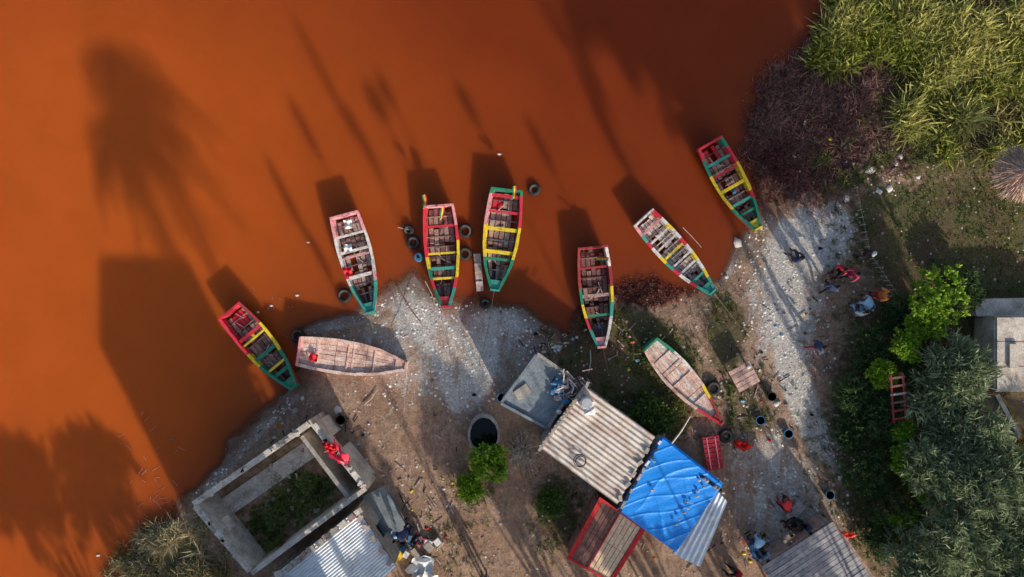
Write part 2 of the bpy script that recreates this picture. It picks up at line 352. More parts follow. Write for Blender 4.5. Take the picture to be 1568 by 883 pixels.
def patch(name,maskf,n,ln,wd,c1,c2,per=7,lean=.7,droop=.35,box=(-32,34,-19,18),mat=LEAF,zoff=0):
    x=rng.uniform(box[0],box[1],n*8);y=rng.uniform(box[2],box[3],n*8)
    k=rng.random(n*8)<maskf(x,y); x=x[k][:n];y=y[k][:n]; z=hgt(x,y)+zoff; n=len(x)
    t=fbm(x,y,.5,77); tone=np.clip((t-.35)*3+rng.normal(size=n)*.25,0,1)
    wind=rng.normal(size=(n,3))*.35
    bs=np.repeat(np.stack([x,y,z],1),per,0); N=len(bs); bs[:,:2]+=rng.normal(size=(N,2))*ln*.10
    dr=rng.normal(size=(N,3))*lean; dr[:,2]=1; dr+=np.repeat(wind,per,0); dr[:,2]=np.abs(dr[:,2])+.2
    c=np.array(c1)*(1-tone[:,None])+np.array(c2)*tone[:,None]; c=np.repeat(c,per,0)*rng.uniform(.65,1.3,(N,1))
    L_=ln*rng.uniform(.5,1.3,N)*np.repeat(.5+t,per)
    return blades_obj(name,bs,dr,L_,wd*rng.uniform(.6,1.3,N),droop*rng.uniform(.3,1.6,N),c,mat)
def inpoly(x,y,pts):
    q=[W2(*p) for p in pts]; ins=np.zeros(x.shape,bool)
    for i in range(len(q)):
        ax,ay=q[i];bx,by=q[(i+1)%len(q)]
        if ay==by: continue
        ins^=((ay>y)!=(by>y))&(x<(bx-ax)*(y-ay)/(by-ay)+ax)
    return ins
RB=[(1232,70),(1300,-60),(1700,-80),(1700,215),(1560,225),(1470,250),(1400,225),(1370,180),(1400,120),(1330,110),(1270,120)]
def rbm(x,y): return inpoly(x+(fbm(x,y,.6,5)-.5)*2.5,y+(fbm(x,y,.6,6)-.5)*2.5,RB)
patch('reed_bed',lambda x,y:rbm(x,y)*(.04+.96*sstep(.44,.56,fbm(x,y,.55,9))),4000,1.3,.085,(.26,.29,.05),(.58,.55,.20),per=11,lean=.8,droop=.5,box=(17,37,6,21))
patch('reed_litter',lambda x,y:rbm(x,y)*1.0,1500,.7,.05,(.10,.10,.03),(.24,.15,.08),per=8,lean=1.2,droop=.3,box=(17,37,6,21),mat=STRAW)
patch('dry_brushwood',lambda x,y:np.clip(mx(1.2*blob(x,y,1235,190,105,100,-30,.6),.8*blob(x,y,1350,120,50,50),.6*blob(x,y,1320,235,60,40)),0,1)*(.25+.75*sstep(.4,.6,fbm(x,y,.7,19)))*(hgt(x,y)>-.14),2200,.5,.032,(.12,.045,.05),(.27,.15,.13),per=8,lean=1.3,droop=.1,box=(12,26,4,20),mat=STRAW)
patch('bramble_scrub',lambda x,y:np.clip(mx(.8*blob(x,y,1370,190,60,60),.6*blob(x,y,1310,120,60,40),.5*blob(x,y,1290,260,60,40)),0,1)*sstep(.45,.6,fbm(x,y,.9,29)),700,.5,.06,(.12,.15,.04),(.26,.27,.09),per=9,lean=1.2,droop=.3,box=(18,28,4,16))
patch('red_saltwort_plants',lambda x,y:mx(.9*blob(x,y,995,438,60,30),.4*blob(x,y,905,480,30,35),.35*blob(x,y,1190,270,30,40)),1300,.22,.035,(.26,.06,.05),(.14,.05,.04),per=9,lean=1.3,droop=.2,box=(3,20,-4,10),mat=STRAW)
def grassmask(x,y):
    w,g,r,wt=masks(x,y); return np.clip(g,0,1)*sstep(.40,.56,fbm(x,y,.6,55))*(sdf(x,y)>.2)*(1-.7*inpoly(x,y,[(1330,260),(1568,240),(1568,460),(1350,460)]))
patch('grass',grassmask,7500,.30,.035,(.08,.13,.03),(.21,.22,.07),per=7,lean=.9)
patch('short_lawn_grass',lambda x,y:inpoly(x,y,[(1320,250),(1600,200),(1600,480),(1480,450),(1370,420)])*(.15+.85*sstep(.38,.55,fbm(x,y,.5,58))),6000,.15,.03,(.10,.15,.03),(.26,.26,.07),per=6,lean=1)
patch('weed_patch',lambda x,y:mx(blob(x,y,960,580,80,55,20),.8*blob(x,y,1070,600,60,60),.8*blob(x,y,880,560,40,30),.7*blob(x,y,850,780,35,55),.6*blob(x,y,990,650,40,30))*sstep(.42,.6,fbm(x,y,.8,65)),1600,.40,.07,(.07,.13,.03),(.19,.24,.07),per=10,lean=1.0)
patch('courtyard_weeds',lambda x,y:mx(blob(x,y,465,750,45,38,-35),.7*blob(x,y,415,800,30,30))*sstep(.36,.5,fbm(x,y,1.1,67)),700,.40,.07,(.12,.18,.05),(.34,.36,.12),per=9,lean=1.0,box=(-17,-10,-16,-9),zoff=.15)
patch('dry_shoreline_brush',lambda x,y:mx(blob(x,y,280,850,75,50,-20),.5*blob(x,y,220,870,50,30))*sstep(.42,.6,fbm(x,y,.8,66)),900,.8,.045,(.20,.19,.08),(.50,.44,.28),per=9,lean=1.1,droop=.3,box=(-26,-16,-19,-12))
# trees right
GG1=(.12,.18,.085);GG2=(.40,.46,.28)
for (px,py,r,h) in [(1462,572,2.2,3.8),(1492,672,2.5,4.0),(1440,610,2.0,3.2),(1545,770,2.4,4),(1440,720,2.5,4.0),(1470,820,2.8,4.4),(1545,860,2.4,4.2),(1400,870,2.2,3.6),(1500,740,2.4,4.6),(1550,720,1.5,3.6),(1640,780,2.6,4.4),(1500,930,2.6,4),(1600,900,2.6,4)]:
    tree('willow_leaved_tree',px,py,r,h,GG1,GG2,lobes=12,cl=26,lv=13,leaf=.46,lw=.07,droop=.25)
for (px,py,r,h) in [(1350,640,1.9,2.0),(1310,600,1.6,1.7),(1330,720,1.9,1.8),(1380,790,2.0,2.2),(1330,540,1.7,1.6),(1400,540,1.6,2.2),(1300,660,1.4,1.2),(1470,440,1.5,1.5),(1370,480,1.5,1.4),(1345,820,1.5,1.3)]:
    tree('dark_green_shrub',px,py,r,h,(.035,.08,.03),(.12,.19,.06),lobes=10,cl=24,lv=11,leaf=.22,lw=.07)
for (px,py,r,h,n) in [(1428,462,2.2,3.4,'leafy_shade_tree'),(1380,530,1.0,2.6,'broadleaf_shrub'),(1400,500,.9,2.6,'broadleaf_shrub'),(1345,570,.9,2.2,'broadleaf_shrub'),(1385,700,1.1,2.6,'broadleaf_shrub'),(1405,745,1.0,2.6,'broadleaf_shrub'),(1375,655,.7,2.2,'broadleaf_shrub'),(1375,790,.8,2.2,'broadleaf_shrub'),(752,703,1.3,1.9,'round_green_bush'),(722,742,.85,1.1,'round_green_bush'),(1000,637,1.3,1.0,'broadleaf_shrub'),(845,765,.9,.8,'broadleaf_shrub')]:
    br=n!='broadleaf_shrub' or px>1300
    tree(n,px,py,r,h,(.12,.26,.02) if br else (.07,.13,.03),(.38,.56,.05) if br else (.16,.24,.05),lobes=11,cl=26,lv=10,leaf=.20,lw=.12)
tw=MB()
GT=M('grey_twigs',(.62,.54,.48),(.4,.32,.28))
for i in range(110):
    a=random.uniform(0,6.28);e=random.uniform(.1,1.2);l=random.uniform(.5,1.2)
    p0=Vector((random.uniform(-.5,.5),random.uniform(-.4,.4),0)); p1=p0+Vector((math.cos(a)*math.cos(e),math.sin(a)*math.cos(e),math.sin(e)))*l; p2=p1+Vector((random.uniform(-.4,.4),random.uniform(-.4,.4),random.uniform(0,.3)))
    tw.tube([p0,p1,p2],[.03,.02,.008],GT,n=4)
tw.done('dead_twiggy_shrub',loc=G(799,690))
# ---- trees beyond the frame (south)
AC1=(.05,.08,.03);AC2=(.10,.14,.05)
for (px,py,r,h) in [(570,1060,3,9),(330,1060,3.2,6.5),(230,1100,3,7),(712,1050,2.2,7.0),(925,1060,2.9,8.5),(1000,1090,3.0,8),(1110,1090,2.8,7.5),(1215,1100,3,8),(1310,1090,3.0,7.5),(60,1180,3.2,7)]:
    tree('acacia_tree',0,0,r,h,AC1,AC2,lobes=9,cl=22,lv=9,leaf=.5,lw=.2,world=W2(px,py))
for (px,py,r,h,zm) in [(1535,950,4,18,14),(1480,925,3.5,18,14.5),(1600,1010,4,18,14),(1420,930,3,18,15),(1640,930,3.6,18,14)]:
    tree('tall_eucalyptus_tree',0,0,r,h,AC1,AC2,lobes=14,cl=30,lv=9,leaf=.5,lw=.2,world=W2(px,py),zmin=zm,spread=.8)
def palm(px,py,h,s=1.0):
    x0,y0=W2(px,py); ex=MB(); lx,ly=random.uniform(-.8,.8),random.uniform(-.8,.8)
    ex.tube([(0,0,-.3),(lx*.2,ly*.2,h*.35),(lx*.6,ly*.6,h*.7),(lx,ly,h)],[.2,.13,.11,.10],BARK,n=8)
    B=[];D=[]
    for k in range(22):
        a=2*math.pi*k/22*1.0+random.uniform(-.2,.2); e=random.uniform(-.2,1.1); ln=3.2*s*random.uniform(.8,1.1); d=np.array([math.cos(a)*math.cos(e),math.sin(a)*math.cos(e),math.sin(e)])
        pts=[]
        for t in np.linspace(0,1,16):
            p=np.array([lx,ly,h])+d*ln*t; p[2]-=1.5*t*t*ln*.5; pts.append(p)
        ex.tube([tuple(p) for p in pts[::3]],[.035,.03,.025,.02,.015,.01][:len(pts[::3])],BARK,n=4)
        sd=np.array([-math.sin(a),math.cos(a),0])
        for i,p in enumerate(pts[1:]):
            for sg in (-1,1): B.append(p); D.append(sd*sg+d*.5+np.array([0,0,-.25]))
            for sg in (-1,1): B.append(p+d*.1); D.append(sd*sg+d*.5+np.array([0,0,-.25]))
    B=np.array(B);D=np.array(D);n=len(B)
    blades_obj('coconut_palm',B,D,.75*s*rng.uniform(.7,1.1,n),np.full(n,.08),np.full(n,.3),np.array([[.06,.1,.03]])*rng.uniform(.7,1.3,(n,1)),LEAF,ex,loc=(x0,y0,gz(x0,y0)))
for q in [(625,985,15,1.1),(655,1040,15,1),(600,1010,13.5,.9)]: palm(*q)
def slender(tx,ty,ln,w=.32,py=950):  # narrow unseen tree, added and sized from the streak shadow it should cast
    dpx=(py-ty)/.888; h1=dpx/25/2.475; h2=h1+ln/25/2.475; px=tx+.459*dpx; x0,y0=W2(px,py); ex=MB()
    ex.tube([(0,0,-.3),(.05,.03,h1*.5),(0,0,h1),(0,0,h2)],[.08,.05,.04,.02],BARK,n=6)
    n=700; z=rng.uniform(h1,h2,n); t=(z-h1)/(h2-h1); a=rng.uniform(0,6.28,n); r=w*np.sin(np.clip(t,.05,1)*2.9)*rng.uniform(0,1,n)
    bs=np.stack([r*np.cos(a),r*np.sin(a),z],1); D=np.stack([np.cos(a),np.sin(a),rng.uniform(0,1.5,n)],1)
    blades_obj('added_streak_tree',bs,D,np.full(n,.2),np.full(n,.06),np.full(n,.2),np.array([[.06,.09,.04]])*rng.uniform(.7,1.3,(n,1)),LEAF,ex,loc=(x0,y0,gz(x0,y0)))
for a in [(502,265,95,.16),(484,390,130,.16),(604,212,60,.4),(618,190,50,.22),(748,222,70,.22),(975,290,120,.18),(958,245,130,.16),(860,285,80,.12),(890,110,200,.6),(945,190,130,.28),(520,450,70,.12),(560,240,200,.07),(600,300,120,.1)]:
    slender(*a)
# ------------------------------------------------------------ boats
def boat(w,b,Wd,z,segs,thw,floor=(W1,W2m,W3),stern=RED,bow=GRN,hull=DRED,deck=None,flags=(),hg=1.0,prof=None,inner=None,sternfloor=None):
    Wd*=1.11
    A=Vector(P(*w,.8)[:2]);B=Vector(P(*b,.8)[:2]); L=(B-A).length; ang=math.atan2((B-A).y,(B-A).x); mb=MB()
    pr=prof or [(0,.84),(.12,.92),(.33,1),(.55,.94),(.75,.75),(.9,.46),(1,.24)]
    hw=lambda t:float(np.interp(t,[p[0] for p in pr],[p[1] for p in pr]))*Wd/2
    tz=lambda t:float(np.interp(t,[0,.2,.45,.8,1],[.95,.82,.75,.78,.92]))*hg
    bz=lambda t:float(np.interp(t,[0,.1,.75,1],[-.12,-.2,-.2,.12]))
    N=26
    for i in range(N):
        t0,t1=i/N,(i+1)/N
        for sg in (-1,1):
            o=[];n_=[]
            for t in (t0,t1): o.append(((t*L,sg*hw(t)*.74,bz(t)),(t*L,sg*hw(t),tz(t))))
            for t in (t0,t1): n_.append(((t*L,sg*(hw(t)*.74-.03),bz(t)+.12),(t*L,sg*(hw(t)-.06),tz(t)-.02)))
            q=[o[0][0],o[1][0],o[1][1],o[0][1]]; mb.poly(q if sg<0 else q[::-1],hull)
            mm=floor[0]
            for (a,b_,cl,cr) in (inner if inner is not None else segs):
                if a<=(t0+t1)/2<b_: mm=cl if sg>0 else cr
            def lerp(p,q,f): return tuple(p[k]*(1-f)+q[k]*f for k in range(3))
            f=.45; a0,a1=lerp(n_[0][0],n_[0][1],f),lerp(n_[1][0],n_[1][1],f)
            q=[a0,a1,n_[1][1],n_[0][1]]; mb.poly(q if sg>0 else q[::-1],mm)
            q=[n_[0][0],n_[1][0],a1,a0]; mb.poly(q if sg>0 else q[::-1],floor[2])
        mb.poly([(t0*L,-hw(t0)*.74,bz(t0)),(t0*L,hw(t0)*.74,bz(t0)),(t1*L,hw(t1)*.74,bz(t1)),(t1*L,-hw(t1)*.74,bz(t1))],hull)
        mb.poly([(t0*L,-hw(t0)*.73,bz(t0)+.1),(t1*L,-hw(t1)*.73,bz(t1)+.1),(t1*L,hw(t1)*.73,bz(t1)+.1),(t0*L,hw(t0)*.73,bz(t0)+.1)],floor[2])
    for (a,b_,cl,cr) in segs:
        k=max(1,int((b_-a)*16))
        for i in range(k):
            t0=a+(b_-a)*i/k;t1=a+(b_-a)*(i+1)/k
            for sg,cm in ((1,cl),(-1,cr)):
                j=random.uniform(-.006,.006); jw=random.uniform(-.02,.02)
                pts=[]
                for zz in (-.09,.035+j):
                    for (t,off) in ((t0,.03),(t1,.03),(t1,-.14+jw),(t0,-.14+jw)): pts.append((t*L,sg*(hw(t)+off),tz(t)+zz))
                if sg>0: pts=[pts[3],pts[2],pts[1],pts[0],pts[7],pts[6],pts[5],pts[4]]
                mb.hexa(pts,cm)
    def cross(t,th,m,dz=.05):
        pts=[]
        for (w_,zz) in ((.74,bz(t)),(1.0,tz(t)+dz)):
            y=hw(t)*w_+.02
            pts+= [(t*L-th/2,-y,zz),(t*L+th/2,-y,zz),(t*L+th/2,y,zz),(t*L-th/2,y,zz)]
        mb.hexa(pts,m)
    cross(0.0,.12,stern,.07); cross(1.0,.12,bow,.07)
    def dk(t0,t1,m,zz=-.03):
        pts=[]
        for z_ in (-.05,0):
            for t,s_ in ((t0,-1),(t1,-1),(t1,1),(t0,1)): pts.append((t*L,s_*(hw(t)-.1),tz(t)+zz+z_))
        mb.hexa(pts,m)
    dk(.90,.985,bow)
    if deck is None:
        secs=[.03,.2,.38,.56,.74,.9]
        for a,b_ in zip(secs[:-1],secs[1:]):
            n=5
            for i in range(n):
                if random.random()<.07: continue
                m=random.choice(floor) if not(sternfloor and a<.1) else random.choice((sternfloor,floor[1])); f0=(i+.08)/n*2-1; f1=(i+.92)/n*2-1; zz=.30+random.uniform(-.02,.03); c=.92
                jj=random.uniform(-.02,.02)
                pts=[]
                for z_ in (zz-.03,zz):
                    for (t,f) in ((a+.01+jj,f0),(b_-.01+jj,f0),(b_-.01+jj,f1),(a+.01+jj,f1)): pts.append((t*L,f*hw(min(1,t))*.82*c,z_+max(0,t-.7)*.3))
                mb.hexa(pts,m)
        for t in np.arange(.1,.9,.1):
            y=hw(t)*.82; mb.box((t*L,0,.335+max(0,t-.7)*.3),(.06,2*y*.93,.05),random.choice(floor))
            for sg in (-1,1): mb.bar((t*L,sg*(hw(t)*.8-.02),.2),(t*L,sg*(hw(t)-.08),tz(t)-.08),.05,.05,floor[1])
    else:
        n=6
        for (a,b_) in ((.01,.33),(.335,.62),(.625,.9)):
            for i in range(n):
                m=random.choice(deck); f0=(i+.03)/n*2-1;f1=(i+.97)/n*2-1; zz=random.uniform(-.03,.0); pts=[]
                for z_ in (-.04,0):
                    for (t,f) in ((a,f0),(b_,f0),(b_,f1),(a,f1)): pts.append((t*L,f*(hw(t)-.11),tz(t)*.8+z_+zz))
                mb.hexa(pts,m)
        for t in (.17,.45,.7): mb.box((t*L,0,tz(t)*.8+.03),(.09,2*hw(t)-.24,.05),deck[0])
    for (t,w_,m) in thw:
        y=hw(t)-.07; mb.box((t*L,0,tz(t)-.11),(w_,2*y,.05),m)
    # loose gear in the hull
    if deck is None:
        for i in range(5):
            t=random.uniform(.1,.85); mb.bar((t*L,random.uniform(-.4,.4)*hw(t),.38),((t+random.uniform(-.12,.12))*L,random.uniform(-.5,.5)*hw(t),.40),.05,.04,random.choice((WG2,GT,W2m)))
        mb.ell((random.uniform(.3,.8)*L,0,.42),(.14,.12,.1),random.choice((CLW,BLU,YEL,DARK)),8,5,.15)
    for (t,yf,kind) in flags:
        p=Vector((t*L,yf*hw(t),tz(t)))
        if kind=='flag':
            a=random.uniform(0,6.28); q=p+Vector((.1,.05,.9)); mb.tube([p,q],.018,GT,n=5)
            e=Vector((math.cos(a),math.sin(a),0))
            def fn(u,v): return (-.0,0,.10*math.sin(u*7+v*2)-.25*u)
            Z=Vector((-.2,.2,-.4)); mb.grid(q,q+e*.8,q+e*.72+Z,q+Z,8,6,fn,GRN,mfn=lambda u,v:(GRN if v<.34 else YEL if v<.67 else RED))
        else:
            m={'w':CLW,'r':CLR}[kind]; ph=random.random()*6
            mb.grid(p+Vector((-.3,-.22,.02)),p+Vector((.25,-.25,.02)),p+Vector((.3,.18,.02)),p+Vector((-.2,.26,.02)),10,8,lambda u,v:.05+.05*math.sin(u*9+ph)+.05*math.cos(v*8+u*4+ph),m)
    return mb.done('wooden_rowing_boat',loc=(A.x,A.y,z),rz=ang)
CLW=M('white_cloth',(.82,.80,.79),var=.15); CLR=M('red_cloth',(.8,.03,.04),(.5,.01,.02),var=.2)
boat((353,476),(450,592),1.75,.02,[(0,.28,DRED,RED),(.28,.45,YEL,RED),(.45,.62,YEL,YEL),(.62,1,GRN,GRN)],[(.3,.2,RED),(.36,.12,YEL),(.55,.22,GRN),(.72,.15,YEL),(.8,.2,GRN)],stern=RED,sternfloor=RED)
boat((528,329),(568,478),1.85,.02,[(0,.2,PNK,PNK),(.2,.5,WHT,WHT),(.5,.62,WHT,RED),(.62,.7,PNK,WHT),(.7,1,TEAL,TEAL)],[(.2,.14,WHT),(.36,.16,WHT),(.62,.2,WHT),(.42,.1,PNK)],stern=PNK,bow=TEAL,hull=PNK,floor=(W2m,WG2,W1),flags=[(.1,.1,'w'),(.33,-.3,'w'),(.55,-.7,'r')])
boat((672,315),(683,469),1.9,.02,[(0,.2,PNK,RED),(.2,.35,RED,RED),(.35,.5,YEL,RED),(.5,.62,YEL,YEL),(.62,.72,YEL,GRN),(.72,.82,RED,RED),(.82,1,TEAL,GRN)],[(.2,.14,RED),(.47,.12,YEL),(.62,.18,TEAL),(.72,.14,YEL)],stern=PNK,bow=RED,hull=RED,flags=[(.02,-.95,'flag'),(.03,.2,'flag')])
boat((776,291),(758,444),2.0,.02,[(0,.05,GRN,GRN),(.05,.36,RED,PNK),(.36,.68,YEL,YEL),(.68,1,GRN,GRN)],[(.22,.14,RED),(.39,.22,YEL),(.62,.22,YEL),(.69,.16,GRN),(.06,.2,RED)],stern=GRN,bow=TEAL,hull=GRN,floor=(WG2,W2m,W1),flags=[(.09,.35,'flag')],sternfloor=RED)
boat((907,379),(921,531),1.85,.05,[(0,.2,WHT,DRED),(.2,.4,DRED,DRED),(.4,.56,YEL,GRN),(.56,.7,TEAL,YEL),(.7,.82,WHT,RED),(.82,1,WHT,TEAL)],[(.2,.14,DRED),(.48,.2,W2m),(.68,.14,GRN)],floor=(W3,W1,W3),stern=DRED,bow=PNK,hull=DRED,flags=[(.12,-.1,'flag')])
boat((985,334),(1090,447),1.65,.04,[(0,.12,RED,PNK),(.12,.2,WHT,TEAL),(.2,.28,YEL,RED),(.28,.4,WHT,WHT),(.4,.48,RED,YEL),(.48,.58,WHT,TEAL),(.58,.66,YEL,RED),(.66,.78,WHT,WHT),(.78,.86,YEL,RED),(.86,1,TEAL,TEAL)],[(.12,.14,PNK),(.24,.14,WHT),(.34,.12,WG1),(.45,.14,YEL),(.56,.12,WHT),(.66,.14,WHT),(.8,.14,TEAL)],floor=(WG1,WG1,WG2),stern=WHT,bow=TEAL,hull=WHT)
boat((1086,220),(1160,350),1.75,.03,[(0,.12,GRN,RED),(.12,.3,RED,GRN),(.3,.62,YEL,YEL),(.62,.7,RED,YEL),(.7,1,GRN,GRN)],[(.2,.18,TEAL),(.33,.14,RED),(.5,.2,YEL),(.68,.16,TEAL),(.8,.14,GRN)],stern=RED,bow=YEL,sternfloor=RED)
boat((459,537),(622,560),1.85,.30,[(0,.55,PK1,PK1),(.55,1,PK2,PK1)],[(.16,.12,PK1),(.5,.1,PK1)],deck=(PK1,PK1,PK2),stern=PNK,bow=PK2,hull=PNK,flags=[(.14,-.25,'r')],hg=.75)
boat((994,526),(1102,646),1.6,.55,[(0,.2,GRN,PK2),(.2,.45,WHT,PK1),(.45,.62,PK1,PK2),(.62,.75,YEL,PK1),(.75,1,DRED,RED)],[(.3,.1,PK2)],deck=(PK1,WG1,PK2),stern=GRN,bow=DRED,hull=DRED,hg=.75,prof=[(0,.62),(.15,.85),(.35,1),(.6,.88),(.85,.45),(1,.12)])
# ------------------------------------------------------------ tyres, poles, debris
for (px,py,R,t) in [(528,452,.42,.1),(457,514,.42,.2),(633,371,.40,.15),(626,352,.32,.5),(712,353,.42,.2),(712,388,.40,.1),(818,290,.36,.1),(1088,592,.44,.05),(1107,664,.42,.1),(743,464,.3,.1)]:
    mb=MB(); mb.torus((0,0,0),R-.1,.13,RUB,tilt=t,ta=random.random()*6); mb.torus((0,0,.05),R-.11,.075,M('tyre_bead',(.12,.11,.10)),tilt=t)
    x,y=W2(px,py); z=max(gz(x,y),-.02)+.10; mb.done('old_tyre',loc=(x,y,z),smooth=True)
mb=MB(); mb.tube([(0,0,-.2),(0,0,-.15),(0,0,.3),(0,0,.45)],[.2,.28,.28,.24],paint('drum',(.05,.25,.45)),n=16); mb.tube([(0,0,.45),(0,0,.5)],[.1,.1],DARK,n=10); mb.done('blue_plastic_drum',loc=(*W2(642,394),0))
mb=MB(); mb.box((0,0,0),(.42,2.3,.08),WG2); mb.box((0,.5,.07),(.4,.1,.06),WG1); mb.box((0,-.6,.07),(.4,.1,.06),WG1); mb.done('floating_plank_gangway',loc=(*W2(733,417),.12),rz=.08)
def stick(name,a,b,r=.035,za=.1,zb=.1,m=GT):
    A=Vector((*W2(*a),max(gz(*W2(*a)),0)+za));B=Vector((*W2(*b),max(gz(*W2(*b)),0)+zb)); mb=MB(); mid=(A+B)/2+Vector((random.uniform(-.08,.08),random.uniform(-.08,.08),0)); mb.tube([A-mid,Vector((0,0,0)),B-mid],[r,r*.9,r*.6],m,n=6); mb.done(name,loc=mid)
stick('wooden_pole',(612,445),(648,498),m=W1); stick('wooden_pole',(1010,668),(1036,622),.06,2.2,2.8,M('pale_pole',(.75,.70,.6)));stick('wooden_pole',(610,348),(632,352),.03);stick('wooden_pole',(560,618),(580,595),.03);stick('wooden_pole',(652,430),(668,470),.03,.3,.1)
stick('mooring_pole',(903,535),(900,570),.04,.1,.3);stick('mooring_pole',(1040,350),(1068,380),.025,.9,.9)
for i,(a,b) in enumerate([((568,478),(573,520)),((683,470),(690,540)),((757,446),(735,560)),((921,533),(930,570)),((1090,450),(1130,500)),((1160,352),(1180,400)),((450,592),(415,640)),((645,455),(600,500))]):
    stick('mooring_rope',a,b,.016,.5,.02,M('rope',(.35,.28,.2)))
def rocks(name,maskf,n,s0,s1,c1,c2,box=(-32,34,-19,18),flat=.5):
    x=rng.uniform(box[0],box[1],n*10);y=rng.uniform(box[2],box[3],n*10); k=rng.random(n*10)<maskf(x,y); x=x[k][:n];y=y[k][:n];n=len(x)
    z=hgt(x,y); s=rng.uniform(0,1,n)**3*(s1-s0)+s0
    t=np.array([(1,0,0),(.3,.9,0),(-.8,.6,0),(-.9,-.5,0),(.2,-1,0),(.5,.1,.8),(-.3,-.1,.9),(0,0,-.5)],float)
    F=np.array([(0,1,5),(1,6,5),(1,2,6),(2,3,6),(3,4,6),(4,5,6),(4,0,5)])
    V=t[None]*(1+rng.uniform(-.3,.3,(n,8,3))); V[:,:,2]*=flat; a=rng.uniform(0,6.28,n); ca,sa=np.cos(a)[:,None],np.sin(a)[:,None]
    X=V[:,:,0]*ca-V[:,:,1]*sa;Y=V[:,:,0]*sa+V[:,:,1]*ca; V=np.stack([X,Y,V[:,:,2]],2)*s[:,None,None]+np.stack([x,y,z],1)[:,None,:]
    FF=(F[None]+np.arange(n)[:,None,None]*8).reshape(-1,3)
    me=bpy.data.meshes.new(name); me.vertices.add(n*8);me.vertices.foreach_set('co',V.astype(np.float32).ravel()); me.loops.add(FF.size);me.loops.foreach_set('vertex_index',FF.ravel().astype(np.int32)); me.polygons.add(len(FF));me.polygons.foreach_set('loop_start',np.arange(0,FF.size,3,dtype=np.int32)); me.update(calc_edges=True)
    q=rng.random(n)[:,None]; c=(np.array(c1)*(1-q)+np.array(c2)*q); C=np.repeat(np.concatenate([c,np.ones((n,1))],1),8,0)
    at=me.color_attributes.new('Col','FLOAT_COLOR','POINT'); at.data.foreach_set('color',C.astype(np.float32).ravel()); me.materials.append(Mcol('stone_colour',.85,0))
    o=bpy.data.objects.new(name,me); scene.collection.objects.link(o)
rocks('shell_gravel',lambda x,y:np.clip(masks(x,y)[0],0,1)*(.3+.7*sstep(.4,.6,fbm(x,y,.7,88)))*(sdf(x,y)>0),10000,.025,.10,(.95,.93,.9),(.45,.41,.38))
rocks('shoreline_rocks',lambda x,y:mx(.9*stroke(x,y,[(330,720),(375,680),(420,640),(470,610)],14),.5*blob(x,y,520,630,30,20),.25*stroke(x,y,[(1180,330),(1140,375),(1100,430)],12))*(sdf(x,y)>-.5),520,.07,.36,(.65,.6,.56),(.2,.15,.12),flat=.7)
rocks('white_limestone_rocks',lambda x,y:mx(blob(x,y,1355,275,45,40),.4*blob(x,y,1310,240,50,50),.25*blob(x,y,1150,640,60,60),.5*blob(x,y,830,520,30,15)),330,.06,.28,(.9,.87,.84),(.55,.5,.46),flat=.7)
rocks('scattered_pebbles',lambda x,y:(sdf(x,y)>0)*.5,6000,.015,.10,(.70,.62,.55),(.16,.11,.08))
lit=MB(); LM=[CLW,CLR,paint('ltblue',(.25,.5,.7)),YEL,DARK,W2m,WG1,GT,PNK,paint('orange',(.7,.2,.03)),DARK,W3,W1,GT]
LZ=[(620,820,70,50,70),(530,650,40,25,30),(830,530,60,25,45),(1150,600,70,90,70),(1190,830,90,40,80),(870,600,30,30,22),(1230,470,60,120,25),(960,520,60,40,35),(640,760,80,80,45),(440,740,50,40,30),(1230,180,60,90,20),(720,650,60,60,25),(1330,230,60,60,20),(930,850,50,30,20),(430,660,60,40,35)]
for (cx,cy,rx,ry,n) in LZ:
    for i in range(n):
        px,py=random.gauss(cx,rx*.55),random.gauss(cy,ry*.55); x,y=W2(px,py); z=gz(x,y)
        if z<0: continue
        s=random.uniform(.05,.22); m=random.choice(LM)
        if random.random()<.5: lit.bar((x,y,z+.04),(x+random.uniform(-1,1)*s*4,y+random.uniform(-1,1)*s*4,z+.07),.05,.03,random.choice([GT,W2m,WG2,DARK]))
        elif random.random()<.5: lit.ell((x,y,z+s*.2),(s*.7,s*.5,s*.3),m,7,5,.25)
        else: lit.box((x,y,z+.03),(s,s*random.uniform(.4,1),.04),m,ang=random.uniform(0,3),tilt=random.uniform(-.2,.2))
lit.done('scattered_litter')
fl=MB()
for (px,py) in [(765,236),(472,371),(455,452),(395,478),(415,468),(150,850),(1200,180),(1208,180),(625,350)]:
    x,y=W2(px,py); fl.ell((x,y,.02),(.12,.06,.04),CLW,7,5,.3)
for i in range(35):
    px,py=random.gauss(235,25),random.gauss(730,60)
    x,y=W2(px,py)
    if gz(x,y)<-.05: fl.bar((x,y,.015),(x+random.uniform(-.5,.5),y+random.uniform(-.5,.5),.03),.02,.02,random.choice([W2m,W1]))
for i in range(14):
    px,py=random.gauss(425,25),random.gauss(482,14); x,y=W2(px,py); fl.bar((x,y,.015),(x+random.uniform(-.3,.3),y+random.uniform(-.3,.3),.03),.025,.02,random.choice([W1,W2m,W3]))
fl.done('floating_debris')
